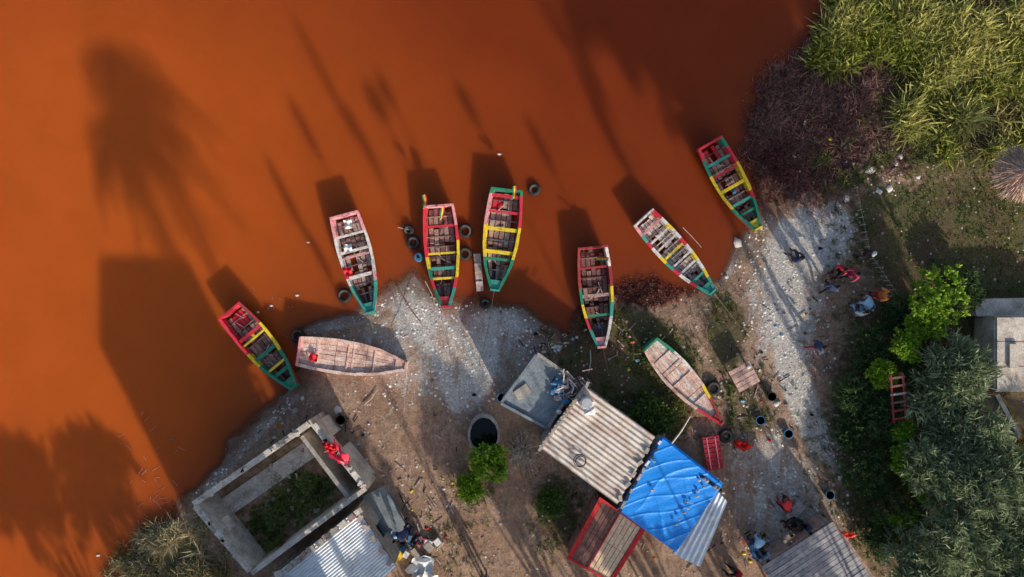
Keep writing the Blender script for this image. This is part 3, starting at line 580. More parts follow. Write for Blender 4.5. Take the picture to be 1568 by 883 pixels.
# ------------------------------------------------------------ buildings
def wallrun(mb,a,b,z0,z1,th,m,openings=()):
    a=Vector((a[0],a[1],0));b=Vector((b[0],b[1],0)); L=(b-a).length; d=(b-a).normalized(); cur=0
    n=Vector((-d.y,d.x,0))*th/2
    def seg(s0,s1,za,zb):
        if s1-s0<.01 or zb-za<.01: return
        p,q=a+d*s0,a+d*s1; Z0=Vector((0,0,za));Z1=Vector((0,0,zb))
        mb.hexa([p-n+Z0,q-n+Z0,q+n+Z0,p+n+Z0,p-n+Z1,q-n+Z1,q+n+Z1,p+n+Z1],m)
    for (s0,s1,o0,o1) in openings:
        seg(cur,s0,z0,z1); seg(s0,s1,z0,o0); seg(s0,s1,o1,z1); cur=s1
    seg(cur,L,z0,z1)
hz=3.0
g=group('roofless_concrete_house'); mb=MB()
A=P(296,772,hz)[:2];B=P(477,646,hz)[:2];C=P(560,748,hz)[:2];D=P(385,878,hz)[:2]
wallrun(mb,A,B,-.1,hz,.34,CONCW,[(2.0,2.9,1.0,2.1),(5.0,6.0,1,2.1)]);
def sh(p,q,t):
    p=Vector(p);q=Vector(q);d=(q-p).normalized()*t; return tuple(p+d),tuple(q-d)
a,b=sh(B,C,.17); wallrun(mb,a,b,-.1,hz-.004,.34,CONCW,[(1.2,2.1,.0,2.1)])
a,b=sh(A,D,.17); wallrun(mb,a,b,-.1,hz-.006,.34,CONCW,[(1.5,2.3,1.2,2.2)])
wallrun(mb,D,C,-.1,hz,.26,CONCW,[(1,1.9,0,2.1)])
B2=P(455,664,hz)[:2];C2=P(534,768,hz)[:2]; a,b=sh(B2,C2,.25); wallrun(mb,a,b,-.1,hz-.3,.24,CONC,[(1.5,2.4,.0,2.1)])
# rubble course on wall tops
for (p,q) in ((A,B),(B,C),(A,D)):
    for i in range(14):
        t=random.uniform(.03,.97); mb.box((p[0]*(1-t)+q[0]*t+random.uniform(-.06,.06),p[1]*(1-t)+q[1]*t+random.uniform(-.06,.06),hz+.04),(random.uniform(.15,.4),random.uniform(.1,.25),.07),random.choice((CONC,CONCW,CONCW)),ang=random.uniform(0,3))
mb.done('walls',parent=g)
mb=MB()
fl_=[(*A,.56),(*B,.56),(*C,.56),(*D,.56)]
EF=M('earth_floor',(.50,.32,.22),(.20,.13,.07),scale=1.6,var=.45,lo=.38,hi=.6,bump=.6)
fc=Vector(((A[0]+B[0]+C[0]+D[0])/4,(A[1]+B[1]+C[1]+D[1])/4))
fq=[fc+(Vector(p[:2])-fc)*.98 for p in fl_][::-1]
mb.hexa([(p.x,p.y,.1) for p in fq]+[(p.x,p.y,.55) for p in fq],EF)
# concrete screed strips round the earth patch
def strip(p0,p1,p2,p3,z,m):
    q=[Vector((p[0],p[1],z)) for p in (p0,p1,p2,p3)]
    if (q[1]-q[0]).cross(q[2]-q[0]).z<0: q=q[::-1]
    mb.hexa([p-Vector((0,0,.12)) for p in q]+q,m)
Pz=lambda a,b:P(a,b,.62)
strip(Pz(318,778),Pz(464,678),Pz(482,700),Pz(352,790),.62,CONCW)
strip(Pz(318,780),Pz(352,792),Pz(405,858),Pz(392,866),.624,CONCW)
strip(Pz(474,672),Pz(487,664),Pz(556,752),Pz(540,764),.63,CONC)
for i in range(25):
    x,y,_=P(random.gauss(440,35),random.gauss(762,25),.6)
    mb.box((x,y,.62),(random.uniform(.1,.4),random.uniform(.08,.25),.12),random.choice((CONC,CONCW,W2m,EF)),ang=random.uniform(0,3),tilt=random.uniform(-.2,.2))
mb.done('floor',parent=g)
tree('weedy_shrub',425,790,.8,.9,(.12,.20,.05),(.34,.38,.12),lobes=8,cl=18,leaf=.2,lw=.07)
tree('weedy_shrub',474,735,.8,.9,(.12,.20,.05),(.34,.38,.12),lobes=7,cl=18,leaf=.2,lw=.07)
def corr(mb,A,B,C,D,ribs,m,amp=.03,nv=10,bow=0.0,back=True):
    mb.grid(A,B,C,D,ribs*6,nv,lambda u,v:amp*math.sin(u*ribs*2*math.pi)+bow*math.sin(v*3.1)+.012*math.sin(v*23+u*11)+(.02 if int(v*3)%2 else 0),m)
    o=Vector((0,0,.09)); mb.grid(Vector(A)-o,Vector(B)-o,Vector(C)-o,Vector(D)-o,2,2,lambda u,v:0,W3)
def corrugate_walls(mb,cs,z,m,inset=.25):
    c=sum((Vector(q) for q in cs),Vector())/4
    pts=[]
    for q in cs:
        d=(Vector(q)-c); d.z=0; e=d.normalized()*inset; pts.append((q[0]-e.x,q[1]-e.y))
    for i in range(4):
        a,b=sh(pts[i],pts[(i+1)%4],.08) if i%2 else (pts[i],pts[(i+1)%4])
        zt=min(cs[i][2],cs[(i+1)%4][2])-.12
        L=(Vector(a)-Vector(b)).length
        wallrun(mb,a,b,-.1,zt,.15,m,[(L*.4,L*.4+.85,0,min(1.95,zt-.15))] if L>2 else ())
TINW=M('galvanised_tin_white',(.80,.86,.92),(.52,.53,.54),scale=1.2,var=.15,rough=.45,lo=.48,hi=.72,bump=.05)
TINR=M('weathered_tin',(.72,.65,.59),(.42,.28,.21),scale=1.1,var=.3,rough=.6,lo=.45,hi=.72,bump=.05)
g=group('tin_roofed_house'); z=2.9
cs=[P(404,893,z),P(547,779,z+.35),P(607,868,z+.35),P(470,985,z)]
mb=MB(); corr(mb,cs[1],cs[2],cs[3],cs[0],24,TINW); mb.done('roof',parent=g)
mb=MB()
for i in range(13):
    t=i/12; p=Vector(cs[0])*(1-t)+Vector(cs[1])*t; mb.box(p+Vector((random.uniform(.0,.2),-.1,.12)),(.45,.3,.16),random.choice([CONC,CONCW,W2m]),ang=random.uniform(.3,.9))
for t in (.15,.3,.5,.7,.9):
    p=Vector(cs[1])*(1-t)+Vector(cs[2])*t; mb.box(p+Vector((-.15,0,.12)),(.4,.25,.14),random.choice([CONC,WG2]),ang=random.uniform(0,3))
mb.done('roof_weights',parent=g)
mb=MB(); corrugate_walls(mb,cs,z,CONC); mb.done('walls',parent=g)
g=group('two_storey_house'); mb=MB(); zt=9.3
q=[W2(418,905),W2(548,905),W2(548,1040),W2(418,1040)]
for i in range(4):
    a,b=(q[i],q[(i+1)%4]) if i%2==0 else sh(q[i],q[(i+1)%4],.12)
    wallrun(mb,a,b,-.1,zt,.22,CONCW,[(1.2,2.2,3.9,5.1),(3.2,4.2,3.9,5.1)])
mb.box(((q[0][0]+q[1][0])/2,(q[0][1]+q[2][1])/2,zt-.9),(abs(q[1][0]-q[0][0])-.3,abs(q[0][1]-q[2][1])-.3,.15),CONC)
mb.done('walls',parent=g)
g=group('flat_roofed_hut'); z=2.2
cs=[P(823,541,z),P(884,583,z),P(838,655,z),P(767,617,z)]
mb=MB(); c=[Vector(p) for p in cs][::-1]; mb.hexa([p-Vector((0,0,.15)) for p in c]+c,CONCB)
for i in range(4):
    a,b=sh(cs[i][:2],cs[(i+1)%4][:2],.1 if i%2 else -.0); wallrun(mb,a,b,z+.003,z+.16,.16,CONC if i<2 else CONCB)
mb.done('roof',parent=g); mb=MB(); corrugate_walls(mb,cs,z,CONCB,.1); mb.done('walls',parent=g)
mb=MB()
for i in range(16):
    p=P(random.gauss(858,9),random.gauss(603,14),z+.2); mb.ell(p,(random.uniform(.1,.3),random.uniform(.08,.2),.1),random.choice([BLU,DARK,WG2,BLU,CLW]),8,5,.2)
mb.box(P(800,600,z+.06),(.9,.6,.08),CONC,ang=.6); mb.done('roof_clutter',parent=g)
g=group('rusty_tin_roof_house'); z=2.9
cs=[P(894,590,z),P(1003,668,z),P(945,772,z-.15),P(825,684,z-.15)]
mb=MB(); corr(mb,cs[0],cs[3],cs[2],cs[1],15,TINR,amp=.045); mb.done('roof',parent=g)
mb=MB(); corrugate_walls(mb,cs,z,CONC,.2); mb.done('walls',parent=g)
mb=MB(); mb.torus(P(888,705,z+.08),.35,.025,RUB,n=24,k=5); mb.torus(P(889,706,z+.12),.28,.025,RUB,n=24,k=5)
mb.tube([P(898,618,z+.0),P(899,618,z+.25),P(899,618,z+.55)],[.4,.42,.3],CLW,n=10); mb.ell(P(903,628,z+.3),(.35,.3,.35),CLW,10,6,.15)
for t in np.linspace(0,1,9): 
    p=Vector(cs[3])*(1-t)+Vector(cs[0])*t; mb.box(p+Vector((.15,0,.1)),(.5,.16,.08),random.choice([WG2,W2m,CONC]),ang=random.uniform(.6,1.2))
for t in (.1,.3,.45,.62,.8): 
    p=Vector(cs[2])*(1-t)+Vector(cs[1])*t; mb.box(p+Vector((-.05,0,.1)),(.35,.2,.1),random.choice([WG2,CLW,CONC]),ang=random.uniform(.6,1.8))
mb.done('roof_clutter',parent=g)
jb=MB()
for i in range(40):
    p=P(random.gauss(880,14),random.gauss(590,10),2.5); jb.bar(p,(p[0]+random.uniform(-.6,.6),p[1]+random.uniform(-.6,.6),p[2]+random.uniform(-.1,.3)),.06,.05,random.choice([WG2,GT,W2m,DARK,CLW]))
jb.bar(P(880,582,2.25),P(895,600,2.25),.8,.3,W1); jb.done('firewood_pile')
TARP=M('blue_tarpaulin',(.02,.33,.97),(.012,.24,.88),scale=1.5,var=.10,rough=.4,bump=.35,lo=.3,hi=.8,fine=9)
g=group('tarpaulin_covered_house'); z=2.8
cs=[P(1014,666,z),P(1109,741,z),P(1036,847,z-.2),P(946,782,z-.2)]
def ridge(t): return (1-abs(math.sin(t)))**6
def wr(u,v):
    k=.5+.5*math.sin(u*4+v*3)
    w=.05*ridge(u*5+v*3+.6*math.sin(v*5))*k+.04*ridge(v*6-u*3+.5*math.sin(u*5))*(1-k)+.035*ridge((u+v)*13+.6*math.sin(u*7))+.006*math.sin(u*37+v*31)+.03*math.sin(u*5)*math.sin(v*6)
    e=min(u,1-u,v,1-v); return w+(-.18 if e<.02 else 0)+.03
mb=MB(); mb.grid(cs[0],cs[1],cs[2],cs[3],130,130,wr,TARP); mb.done('tarpaulin',parent=g,smooth=True)
mb=MB(); z2=2.55
corr(mb,P(1090,742,z2),P(1114,768,z2),P(1072,868,z2-.2),P(1030,848,z2-.2),5,TINW,amp=.03)
mb.done('tin_eave',parent=g)
mb=MB()
for (px,py) in [(1040,795),(1046,785),(1052,778),(1058,770),(1065,760),(1035,803),(1050,768),(1078,745),(1000,750),(1072,735),(995,715),(1003,706),(1068,752)]:
    mb.ell(P(px+random.uniform(-2,2),py,z+.08),(random.uniform(.06,.16),random.uniform(.05,.10),.06),random.choice([CONCW,CONC,WG1]),7,5,.3)
for i in range(9): mb.ell(P(1075+i*4,730+i*3,z+.05),(.13,.1,.08),random.choice([DARK,CONC,WG2]),7,5,.2)
for i in range(12): 
    t=i/11; p=Vector(cs[3])*(1-t)+Vector(cs[0])*t; mb.box(p+Vector((.05,0,.14)),(random.uniform(.2,.5),.14,.1),random.choice([RUB,WG2,CONC,CLW]),ang=random.uniform(.6,1.4))
mb.done('tarpaulin_weights',parent=g)
mb=MB(); corrugate_walls(mb,cs,z,CONC,.3); mb.done('walls',parent=g)
RR=M('red_painted_board',(.75,.03,.04),(.5,.03,.03),scale=4,var=.25)
RB1=M('brown_reddish_board',(.34,.16,.13),(.17,.08,.065),scale=4,var=.4); TANB=M('tan_board',(.95,.72,.50),(.70,.46,.30),scale=5,var=.35)
g=group('red_trimmed_shack'); z=2.3
c=[Vector(P(917,762,z)),Vector(P(988,812,z)),Vector(P(938,892,z-.2)),Vector(P(868,852,z-.2))]
def pt(u,v): return c[0]*(1-u)*(1-v)+c[1]*u*(1-v)+c[2]*u*v+c[3]*(1-u)*v
mb=MB(); n=11
for i in range(n):
    for j in range(2):
        v0=0 if j==0 else .5; 
        u0,u1=(i+.06)/n,(i+.94)/n; m=RR if i in (0,n-1) else (RB1 if i<5 else TANB); d=Vector((0,0,random.uniform(0,.03)))
        if i==0 or i==n-1: d=Vector((0,0,.06))
        q=[pt(u0,v0+.003),pt(u1,v0+.003),pt(u1,v0+.497),pt(u0,v0+.497)]; q=q[::-1]; mb.hexa([p+d-Vector((0,0,.04)) for p in q]+[p+d for p in q],m)
mb.bar(pt(0,-.01)+Vector((0,0,.08)),pt(1,-.01)+Vector((0,0,.08)),.12,.06,RR)
mb.bar(pt(0.45,0)+Vector((0,0,.08)),pt(.45,1)+Vector((0,0,.08)),.06,.05,RR)
mb.bar(pt(0,1)+Vector((0,0,.08)),pt(1,1)+Vector((0,0,.08)),.12,.06,RR)
mb.done('roof',parent=g); mb=MB(); corrugate_walls(mb,[tuple(p) for p in c],z,RB1,.2); mb.done('walls',parent=g)
g=group('grey_plank_roof_shack'); z=2.3
c=[Vector(P(1275,798,z)),Vector(P(1338,886,z)),Vector(P(1235,960,z-.2)),Vector(P(1165,868,z-.2))]
GP=[M('grey_board_a',(.38,.38,.42),(.22,.22,.25),scale=4,var=.4),M('grey_board_b',(.50,.49,.52),(.3,.29,.3),scale=4,var=.4)]
mb=MB(); n=15
for i in range(n):
    u0,u1=(i+.06)/n,(i+.94)/n; d=Vector((0,0,random.uniform(0,.03))); q=[pt(u0,0),pt(u1,0),pt(u1,1),pt(u0,1)][::-1]; mb.hexa([p+d-Vector((0,0,.04)) for p in q]+[p+d for p in q],random.choice(GP))
mb.bar(c[0]+Vector((0,0,.08)),c[1]+Vector((0,0,.08)),.14,.06,W2m)
mb.done('roof',parent=g); mb=MB(); corrugate_walls(mb,[tuple(p) for p in c],z,W2m,.2); mb.done('walls',parent=g)
g=group('concrete_compound'); mb=MB(); z=2.4
for (y0,y1) in ((486,522),(523,560),(561,598)):
    c=[Vector(P(1527,y0,z)),Vector(P(1640,y0,z)),Vector(P(1640,y1,z)),Vector(P(1527,y1,z))][::-1]; mb.hexa([p-Vector((0,0,.15)) for p in c]+c,CONCW)
c=[Vector(P(1527,486,z)),Vector(P(1640,486,z)),Vector(P(1640,598,z)),Vector(P(1527,598,z))][::-1]
for i in range(4): 
    a,b=sh(c[i][:2],c[(i+1)%4][:2],.1 if i%2 else 0); wallrun(mb,a,b,-.1,z-.153,.18,CONCW)
c=[Vector(P(1490,458,1.5)),Vector(P(1640,455,1.5)),Vector(P(1640,482,1.5)),Vector(P(1496,484,1.5))][::-1]; mb.hexa([p-Vector((0,0,1.5)) for p in c]+c,CONCW)
wallrun(mb,P(1527,604,2)[:2],P(1562,668,2)[:2],-.1,2.0,.25,CONCW); wallrun(mb,P(1568,612,2)[:2],P(1620,700,2)[:2],-.1,2.0,.25,CONC)
mb.box(P(1552,545,z+.1),(.5,1.4,.12),CONCW); mb.done('walls',parent=g)
N=2600; a=rng.uniform(0,6.28,N); lv=rng.integers(0,5,N); r0=lv*.28+rng.uniform(0,.15,N); cx,cy,_=P(1556,266,2.2)
bs=np.stack([r0*np.cos(a),r0*np.sin(a),2.55-r0*.42+rng.uniform(0,.06,N)],1); D=np.stack([np.cos(a),np.sin(a),np.full(N,-.4)],1)+rng.normal(size=(N,3))*.08
ex=MB(); ex.tube([(0,0,-.3),(0,0,2.5)],.07,BARK); ex.tube([(0,0,2.62),(0,0,2.5),(0,0,2.02)],[.02,.15,1.3],W2m,n=16)
blades_obj('thatched_parasol',bs,D,rng.uniform(.35,.6,N),np.full(N,.035),np.full(N,.15),np.array([[.60,.42,.33]])*rng.uniform(.5,1.3,(N,1)),STRAW,ex,loc=(cx,cy,gz(cx,cy)))
g=group('concrete_water_tank'); mb=MB(); x,y=W2(742,668); z0=gz(x,y)
pr=[]
for i in range(16):
    a=2*math.pi*i/16; r=1.0+(.25*math.cos(a-1.6)); pr.append(Vector((x+r*math.cos(a)*.95,y+r*math.sin(a)*1.25,0)))
cc=Vector((x,y,0))
for i in range(16):
    p,q=pr[i],pr[(i+1)%16]; pi=cc+(p-cc)*.86;qi=cc+(q-cc)*.86
    Z0=Vector((0,0,z0-.3));Z1=Vector((0,0,z0+.5)); mb.hexa([p+Z0,q+Z0,qi+Z0,pi+Z0,p+Z1,q+Z1,qi+Z1,pi+Z1],CONC)
mb.done('rim',parent=g); mb=MB(); WD=M('dark_tank_water',(.006,.015,.012),rough=.08,bump=0); mb.poly([cc+(p-cc)*.9+Vector((0,0,z0+.12)) for p in pr],WD); mb.done('water_surface',parent=g)
mb=MB(); 
for i in range(5): mb.box((0,-.56+i*.28,.72+random.uniform(0,.02)),(1.4,.25,.04),random.choice([PK2,WG2,W2m]))
for sx in (-.6,.6):
    for sy in (-.55,.55): mb.box((sx,sy,.3),(.08,.08,.8),W2m)
mb.ell((.5,.4,.8),(.15,.12,.08),CLW); mb.done('wooden_table',loc=G(1130,573),rz=.5)
MAT1=M('red_woven_mat',(.5,.02,.06),(.30,.02,.04),scale=8,var=.3)
mb=MB()
mb.box((0,0,.4),(1.0,2.0,.12),MAT1)
for i in range(7): mb.box((0,-.85+i*.28,.475),(.92,.04,.02),DRED); 
for i in range(2): mb.box((-.25+i*.5,0,.475),(.05,1.9,.024),PNK)
for sx in (-.42,.42):
    for sy in (-.85,.85): mb.box((sx,sy,.1),(.08,.08,.6),W2m)
mb.done('red_slatted_bench',loc=G(1085,688),rz=.15)
def cloth(name,p,sx,sy,m,rz=0,amp=.08,zz=.1):
    mb=MB(); ph=random.random()*9
    mb.grid((-sx/2,-sy/2,0),(sx/2,-sy/2,0),(sx/2,sy/2,0),(-sx/2,sy/2,0),22,22,lambda u,v:(.15*sx*math.sin(v*5+ph)+.06*math.sin(v*13),.12*sy*math.sin(u*6+ph)+.05*math.sin(u*15),amp*(1+math.sin(u*13+3*v+ph)+math.cos(v*11+2*u+ph))),m); mb.done(name,loc=(p[0],p[1],p[2]+zz),rz=rz,smooth=True)
cloth('red_cloth',P(516,694,3.1),.75,1.5,M('pinkish_red_cloth',(.9,.05,.12),(.7,.03,.06)),.5,zz=-.1)
cloth('red_cloth',P(506,684,3.1),.6,.5,CLR,.1)
cloth('red_plastic_sheet',G(1133,678),.85,.6,M('scarlet',(.9,.03,.015)),.2)
cloth('red_cloth',P(1298,817,2.5),.6,.4,paint('scar2',(.9,.07,.03)),.2)
cloth('patterned_cloth',G(645,865),1.6,1.2,TINW,.6); cloth('blue_cloth',G(1150,838),1.3,.5,paint('ltblue2',(.15,.4,.75)),-.8,zz=.5)
cloth('white_sack',G(852,532),.5,.35,CLW,.3); cloth('blue_sheet',G(600,815),.8,.7,paint('ltblue',(.25,.5,.7)),.3);cloth('white_cloth',G(650,880),1.4,.9,CLW,.6,zz=.3)
mb=MB()
for i in range(14):
    p=(random.gauss(0,1.3),random.gauss(0,1.0),random.uniform(.1,.3)); mb.box(p,(random.uniform(.2,.7),random.uniform(.2,.5),random.uniform(.1,.4)),random.choice([TINW,BLU,CLW,WG2,W2m,YEL,CONC]),ang=random.uniform(0,3))
mb.done('stacked_market_goods',loc=G(610,835))
mb=MB(); pts=[G(558,755),G(592,738),G(625,800),G(600,830)]; c=[Vector((p[0],p[1],.7)) for p in pts][::-1]; mb.hexa([p-Vector((0,0,.7)) for p in c]+c,CONCB); mb.done('concrete_slab')
mb=MB()
for sx in (-.35,.35): mb.tube([(sx,-1.4,2.2),(sx,1.4,2.6)],.06,DRED,n=6); mb.tube([(sx,-1.4,-.5),(sx,-1.4,2.25)],.06,DRED,n=6);mb.tube([(sx,1.4,-.5),(sx,1.4,2.6)],.06,DRED,n=6)
for i in range(6): mb.box((0,-1.2+i*.48,2.28+i*.065),(.9,.12,.05),random.choice([DRED,RB1,WG2]))
mb.done('red_wooden_frame',loc=(*P(1368,607,2.3)[:2],.4),rz=.15)
st=MB()
for (a,b) in [((1300,290),(1320,390)),((1320,390),(1360,450))]:
    for i in range(10):
        t=i/9; x,y=W2(a[0]+(b[0]-a[0])*t,a[1]+(b[1]-a[1])*t); z=gz(x,y); st.tube([(x,y,z-.1),(x+.03,y,z+.6)],.03,GT,n=5)
        if i<9:
            x2,y2=W2(a[0]+(b[0]-a[0])*(t+.11),a[1]+(b[1]-a[1])*(t+.11)); st.tube([(x+.03,y,z+.5),(x2+.03,y2,gz(x2,y2)+.5)],.012,GT,n=4)
st.done('stick_fence')
# ------------------------------------------------------------ people
SKIN=M('skin_dark',(.12,.06,.04),var=.1,bump=0); HAIR=M('hair_black',(.012,.01,.01),var=.2); EYE=M('eye_white',(.7,.68,.65),var=.05,bump=0); LIP=M('lips',(.18,.06,.05),var=.1,bump=0); SOLE=M('sandal',(.05,.04,.035))
def cm(k,c): return M('clothes_'+k,c,scale=6,var=.25)
def person(px,py,face,shirt,pants,pose='stand',hat=None,name='standing_person',s=1.28):
    V=Vector
    J={}
    def sym(n,x,y,z): J[n+'L']=V((-x,y,z));J[n+'R']=V((x,y,z))
    if pose in('stand','walk','reach'):
        J['pel']=V((0,0,.95));J['wa']=V((0,0,1.12));J['ch']=V((0,0,1.34));J['nk']=V((0,.01,1.48));J['hb']=V((0,.02,1.56))
        sym('sh',.18,0,1.40);sym('el',.24,-.01,1.12);sym('wr',.25,.10,.90);sym('hp',.10,0,.90);sym('kn',.11,.03,.50);sym('an',.11,0,.09);sym('to',.13,.17,.04)
        if pose=='walk':
            J['knL']=V((-.1,.22,.53));J['anL']=V((-.1,.30,.12));J['toL']=V((-.11,.46,.07)); J['knR']=V((.1,.0,.50));J['anR']=V((.1,-.28,.14));J['toR']=V((.1,-.14,.04))
            J['elL']=V((-.25,-.15,1.14));J['wrL']=V((-.25,-.08,.92));J['elR']=V((.25,.1,1.15));J['wrR']=V((.22,.32,1.02))
        if pose=='reach':
            J['elL']=V((-.28,.2,1.2));J['wrL']=V((-.2,.42,1.25));J['elR']=V((.3,.15,1.2));J['wrR']=V((.25,.4,1.1))
    elif pose=='sit':
        J['pel']=V((0,-.05,.42));J['wa']=V((0,-.04,.58));J['ch']=V((0,0,.80));J['nk']=V((0,.04,.94));J['hb']=V((0,.06,1.02))
        sym('sh',.18,0,.86);sym('el',.26,.12,.62);sym('wr',.14,.34,.56);sym('hp',.11,0,.40);sym('kn',.18,.42,.46);sym('an',.16,.42,.09);sym('to',.18,.58,.04)
    elif pose=='bend':
        J['pel']=V((0,-.1,.88));J['wa']=V((0,.06,.98));J['ch']=V((0,.26,1.06));J['nk']=V((0,.40,1.10));J['hb']=V((0,.48,1.10))
        sym('sh',.18,.33,1.06);sym('el',.22,.40,.78);sym('wr',.16,.48,.54);sym('hp',.10,-.08,.85);sym('kn',.13,.06,.48);sym('an',.13,-.05,.09);sym('to',.14,.12,.04)
    names=['pel','wa','ch','nk','hb']; Rr={'pel':.15,'wa':.14,'ch':.175,'nk':.055,'hb':.055,'sh':.088,'el':.062,'wr':.036,'hp':.105,'kn':.075,'an':.045,'to':.037}
    edges=[('pel','wa'),('wa','ch'),('ch','nk'),('nk','hb')]
    for k in 'LR':
        names+= [b+k for b in ('sh','el','wr','hp','kn','an','to')]
        edges+=[('ch','sh'+k),('sh'+k,'el'+k),('el'+k,'wr'+k),('pel','hp'+k),('hp'+k,'kn'+k),('kn'+k,'an'+k),('an'+k,'to'+k)]
    me=bpy.data.meshes.new('t'); me.from_pydata([J[n] for n in names],[(names.index(a),names.index(b)) for a,b in edges],[])
    ob=bpy.data.objects.new('t',me); scene.collection.objects.link(ob)
    sk=ob.modifiers.new('s','SKIN'); sk.use_smooth_shade=True; ss=ob.modifiers.new('u','SUBSURF'); ss.levels=1; ss.render_levels=1
    for i,n in enumerate(names):
        r=Rr[n[:-1] if n[-1] in'LR' else n]; me.skin_vertices[0].data[i].radius=(r,r*.85 if n in('pel','wa','ch') else r); me.skin_vertices[0].data[i].use_root=(i==0)
    dg=bpy.context.evaluated_depsgraph_get(); ev=ob.evaluated_get(dg).to_mesh()
    mb=MB(); mb.v=[tuple(v.co) for v in ev.vertices]
    part={'wa':shirt,'ch':shirt,'nk':shirt,'hb':SKIN,'sh':shirt,'el':shirt,'wr':SKIN,'hp':pants,'kn':pants,'an':pants,'to':SOLE}
    segs=[(J[a],J[b],part[b[:-1] if b[-1] in 'LR' else b]) for a,b in edges]
    for p in ev.polygons:
        c=p.center; best=None;bd=9
        for a,b,m in segs:
            t=max(0,min(1,(c-a).dot(b-a)/(b-a).length_squared)); d=(c-a-(b-a)*t).length
            if d<bd: bd=d;best=m
        mb.f.append(tuple(p.vertices)); mb.m.append(mb.mi(best))
    ob.evaluated_get(dg).to_mesh_clear(); bpy.data.objects.remove(ob)
    hb=J['hb']; up=(hb-J['nk']).normalized(); 
    if pose!='bend': up=V((0,.12,1)).normalized()
    R=V((0,0,1)).rotation_difference(up).to_matrix(); hc=hb+R@V((0,.02,.11))
    mb.ell(hc,(.078,.098,.118),SKIN,12,9,R=R)
    mb.ell(hc+R@V((0,-.016,.022)),(.085,.098,.112),HAIR,12,8,.03,R=R)
    for sx in(-1,1):
        mb.ell(hc+R@V((sx*.03,.086,.012)),(.014,.01,.008),EYE,6,4,R=R); mb.ell(hc+R@V((sx*.03,.094,.012)),(.006,.005,.006),HAIR,6,4,R=R); mb.ell(hc+R@V((sx*.082,-.005,0)),(.012,.02,.03),SKIN,6,5,R=R)
    mb.ell(hc+R@V((0,.1,-.018)),(.014,.018,.024),SKIN,6,5,R=R); mb.ell(hc+R@V((0,.092,-.055)),(.024,.009,.009),LIP,6,4,R=R)
    if hat: mb.ell(hc+R@V((0,-.01,.06)),(.10,.11,.075),hat,12,6,R=R); mb.ell(hc+R@V((0,.08,.035)),(.075,.08,.012),hat,12,5,R=R)
    for k,sx in(('L',-1),('R',1)):
        w=J['wr'+k]; d=(w-J['el'+k]).normalized(); side=d.cross(V((sx,0,0))).normalized(); side=side if side.length>0 else V((0,1,0)); inn=V((-sx,0,0))
        pc=w+d*.05; Rm=V((0,0,1)).rotation_difference(d).to_matrix(); mb.ell(pc,(.022,.042,.055),SKIN,8,6,R=Rm)
        for f in range(4):
            o=side*(.028-.0187*f); ln=(.065,.075,.07,.055)[f]; b0=pc+d*.035+o; b1=b0+d*ln*.6+inn*.006; b2=b1+d*ln*.45+inn*.02; mb.tube([b0,b1,b2],[.009,.008,.006],SKIN,n=5)
        b0=pc+side*.03-d*.02; mb.tube([b0,b0+side*.025+d*.02+inn*.01,b0+side*.03+d*.05+inn*.015],[.011,.009,.007],SKIN,n=5)
    if pose!='sit':
        c=J['pel'].lerp(J['wa'],.25); mb.tube([c-V((0,0,.05)),c+V((0,0,.06))],[.17,.16],shirt,n=12,cap=False)
    else:
        mb.tube([(0,-.05,.0),(0,-.05,.02),(0,-.05,.30)],[.17,.18,.15],W1,n=10)
    x,y=W2(px,py); o=mb.done(name,loc=(x,y,gz(x,y)-.01),rz=face,smooth=True); o.scale=(s,s,s); return o
DB=cm('navy',(.05,.07,.18)); BK=cm('black',(.02,.02,.025)); RD=cm('red',(.7,.03,.05)); LB=cm('lightblue',(.35,.62,.9)); OR=cm('orange',(.85,.28,.07)); WH=cm('white',(.85,.85,.85)); GY=cm('grey',(.12,.12,.14)); MAR=cm('maroon',(.42,.04,.09))
person(1212,398,.6,DB,GY,'sit',name='seated_person'); person(1253,440,-.8,DB,BK,'walk',name='walking_person'); person(1284,420,2.0,MAR,DB,'reach'); person(1306,390,2.6,BK,GY,'stand',hat=WH)
person(1328,451,1.5,OR,RD,'reach'); person(1312,466,.8,LB,LB,'bend',name='bending_person'); person(1304,478,.3,WH,LB,'sit',name='seated_person'); person(1233,526,-1.4,DB,MAR,'walk',name='walking_person'); person(1275,412,2.4,RD,BK,'sit',name='seated_person')
person(1190,765,.4,RD,BK,'bend',name='bending_person'); person(1207,788,2.2,BK,BK,'sit',name='seated_person'); person(1222,800,1.0,DB,BK,'sit',name='seated_person'); person(1143,820,-.5,LB,DB,'bend',name='bending_person'); person(1160,842,.7,LB,BK,'sit',name='seated_person')
person(628,800,2.2,DB,BK,'bend',name='bending_person'); person(742,872,.2,BK,GY,'stand',hat=WH); person(1120,868,1.2,RD,BK,'sit',name='seated_person'); person(640,812,4,BK,MAR,'sit',name='seated_person')
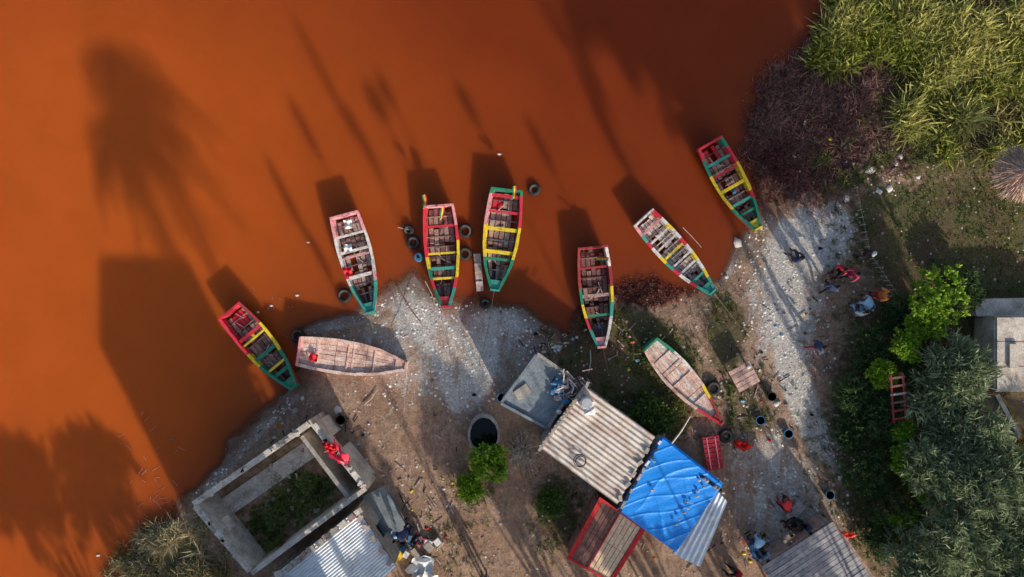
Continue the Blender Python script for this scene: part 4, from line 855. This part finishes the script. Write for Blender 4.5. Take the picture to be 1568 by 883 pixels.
for (px,py) in [(1175,604),(1200,660),(525,640),(1262,752),(1158,640),(768,606)]:
    mb=MB(); m=random.choice([RUB,BLU,BLU,DARK]); mb.tube([(0,0,0),(0,0,.05),(0,0,.3),(0,0,.3),(0,0,.08)],[.2,.22,.28,.24,.2],m,n=14); mb.torus((0,0,.3),.26,.02,m); x,y=W2(px,py); mb.done('plastic_basin',loc=(x,y,gz(x,y)))
mb=MB(); mb.box((0,0,.5),(.6,1.2,.05),WG2); [mb.box((sx,sy,.22),(.06,.06,.5),W2m) for sx in(-.25,.25) for sy in(-.5,.5)]; mb.done('wooden_stand',loc=G(1208,775),rz=-.7)
# ------------------------------------------------------------ light, sky, camera
EL=22; sd=Vector((.46,-.89,0)).normalized()
w=bpy.data.worlds.new('World'); scene.world=w; w.use_nodes=True; nt=w.node_tree
sk=nt.nodes.new('ShaderNodeTexSky'); sk.sky_type='NISHITA'; sk.sun_disc=False; sk.sun_elevation=math.radians(EL); sk.sun_rotation=math.atan2(sd.x,sd.y); sk.altitude=0; sk.air_density=1; sk.dust_density=2.5; sk.ozone_density=.6
bg=nt.nodes['Background']; nt.links.new(sk.outputs[0],bg.inputs[0]); bg.inputs[1].default_value=.15
l=bpy.data.lights.new('sun','SUN'); l.energy=5; l.angle=math.radians(.9); l.color=(1,.89,.73); lo=bpy.data.objects.new('sun',l); scene.collection.objects.link(lo)
d=Vector((-sd.x*math.cos(math.radians(EL)),-sd.y*math.cos(math.radians(EL)),-math.sin(math.radians(EL)))); lo.rotation_euler=d.to_track_quat('-Z','Y').to_euler(); lo.location=(20,-40,30)
c=bpy.data.cameras.new('camera'); co=bpy.data.objects.new('camera',c); scene.collection.objects.link(co); co.location=(0,0,H); co.rotation_euler=(0,0,0); c.sensor_width=36; c.lens=36*H/62.72; c.clip_end=4000; scene.camera=co
scene.view_settings.view_transform='Standard'; scene.view_settings.look='None'; scene.view_settings.exposure=0
print('faces',sum(len(o.data.polygons) for o in bpy.data.objects if o.type=='MESH'))
